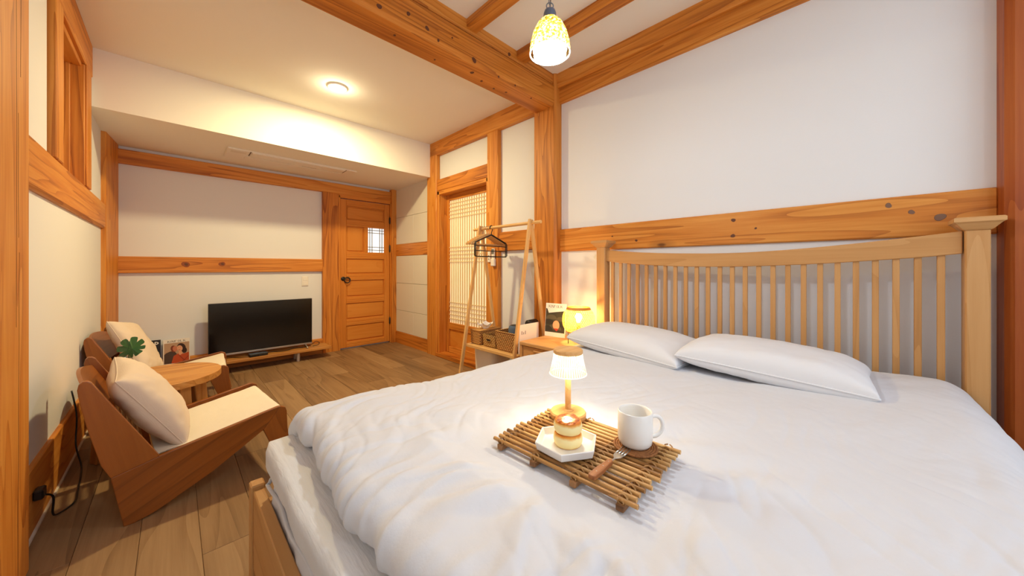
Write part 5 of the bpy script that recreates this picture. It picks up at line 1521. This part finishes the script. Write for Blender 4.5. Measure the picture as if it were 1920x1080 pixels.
mb_ = AMB.n('ShaderNodeMixShader', ins={0: 0.12}); AMB.l(ma.outputs[0], mb_.inputs[1]); AMB.l(t3_.outputs[0], mb_.inputs[2])
AMB.l(mb_.outputs[0], AMB.out.inputs['Surface'])
MB().lathe([(0.076, 0.0), (0.0765, 0.012), (0.073, 0.040), (0.064, 0.075), (0.050, 0.105), (0.034, 0.124), (0.019, 0.132)], seg=56).build('shade', AMB.mat, pd, smooth=True, center=False, loc=(0, 0, 0))
MB().tube([(0.0755 * math.cos(a), 0.0755 * math.sin(a), -0.0005) for a in np.linspace(0, 2 * PI, 56, endpoint=False)], 0.0028, 8, closed=True).build('shade_rim', plain('rim_glass', rgb(252, 248, 230), 0.2, emis=(1, 0.96, 0.85, 1), estr=0.8), pd, smooth=True, center=False, loc=(0, 0, 0))
MB().lathe([(0.0001, 0.004), (0.050, 0.0045), (0.064, 0.010), (0.062, 0.026), (0.055, 0.055), (0.035, 0.090), (0.018, 0.110), (0.0001, 0.112)], seg=40).build('bulb', plain('pendant_bulb', (1, 1, 1, 1), 0.5, emis=(1.0, 0.96, 0.88, 1), estr=26.0), pd, smooth=True, center=False, loc=(0, 0, 0))
MB().lathe([(0.024, 0.122), (0.024, 0.150), (0.020, 0.162), (0.010, 0.168), (0.0001, 0.169)], seg=28).build('cap', plain('blue_grey_metal', rgb(96, 110, 136), 0.35, 0.4), pd, smooth=True, autos=0.9, center=False, loc=(0, 0, 0))
MB().tube([(0.013 * math.cos(a) * 0.71, -0.013 * math.cos(a) * 0.70, 0.180 + 0.013 * math.sin(a)) for a in np.linspace(0, 2 * PI, 24, endpoint=False)], 0.0022, 6, closed=True).build('hanging_ring', GREYP, pd, smooth=True, center=False, loc=(0, 0, 0))
m = MB()
L_ = ZR - 1.915
nl = 26; z = 0.186; k = 0
while z < L_ - 0.02:
    cz_ = z + 0.013
    if k % 2 == 0: m.tube([(0.006 * math.cos(a), 0.0, cz_ + 0.016 * math.sin(a)) for a in np.linspace(0, 2 * PI, 12, endpoint=False)], 0.0018, 5, closed=True)
    else: m.tube([(0.0, 0.006 * math.cos(a), cz_ + 0.016 * math.sin(a)) for a in np.linspace(0, 2 * PI, 12, endpoint=False)], 0.0018, 5, closed=True)
    z += 0.025; k += 1
m.build('chain', GREYP, pd, smooth=True, center=False, loc=(0, 0, 0))
MB().tube(smoothpath([(0.003, 0.003, 0.168), (0.004, -0.006, 0.30), (-0.005, 0.006, 0.45), (0.005, 0.0, 0.62), (0, 0, L_ - 0.01)], 6), 0.0028, 6).build('cord', plain('grey_cord', rgb(140, 124, 112), 0.7), pd, smooth=True, center=False, loc=(0, 0, 0))
MB().lathe([(0.0001, L_), (0.05, L_), (0.05, L_ - 0.012), (0.03, L_ - 0.03), (0.0001, L_ - 0.032)], seg=28).build('ceiling_rose', bpy.data.materials['blue_grey_metal'], pd, smooth=True, center=False, loc=(0, 0, 0))
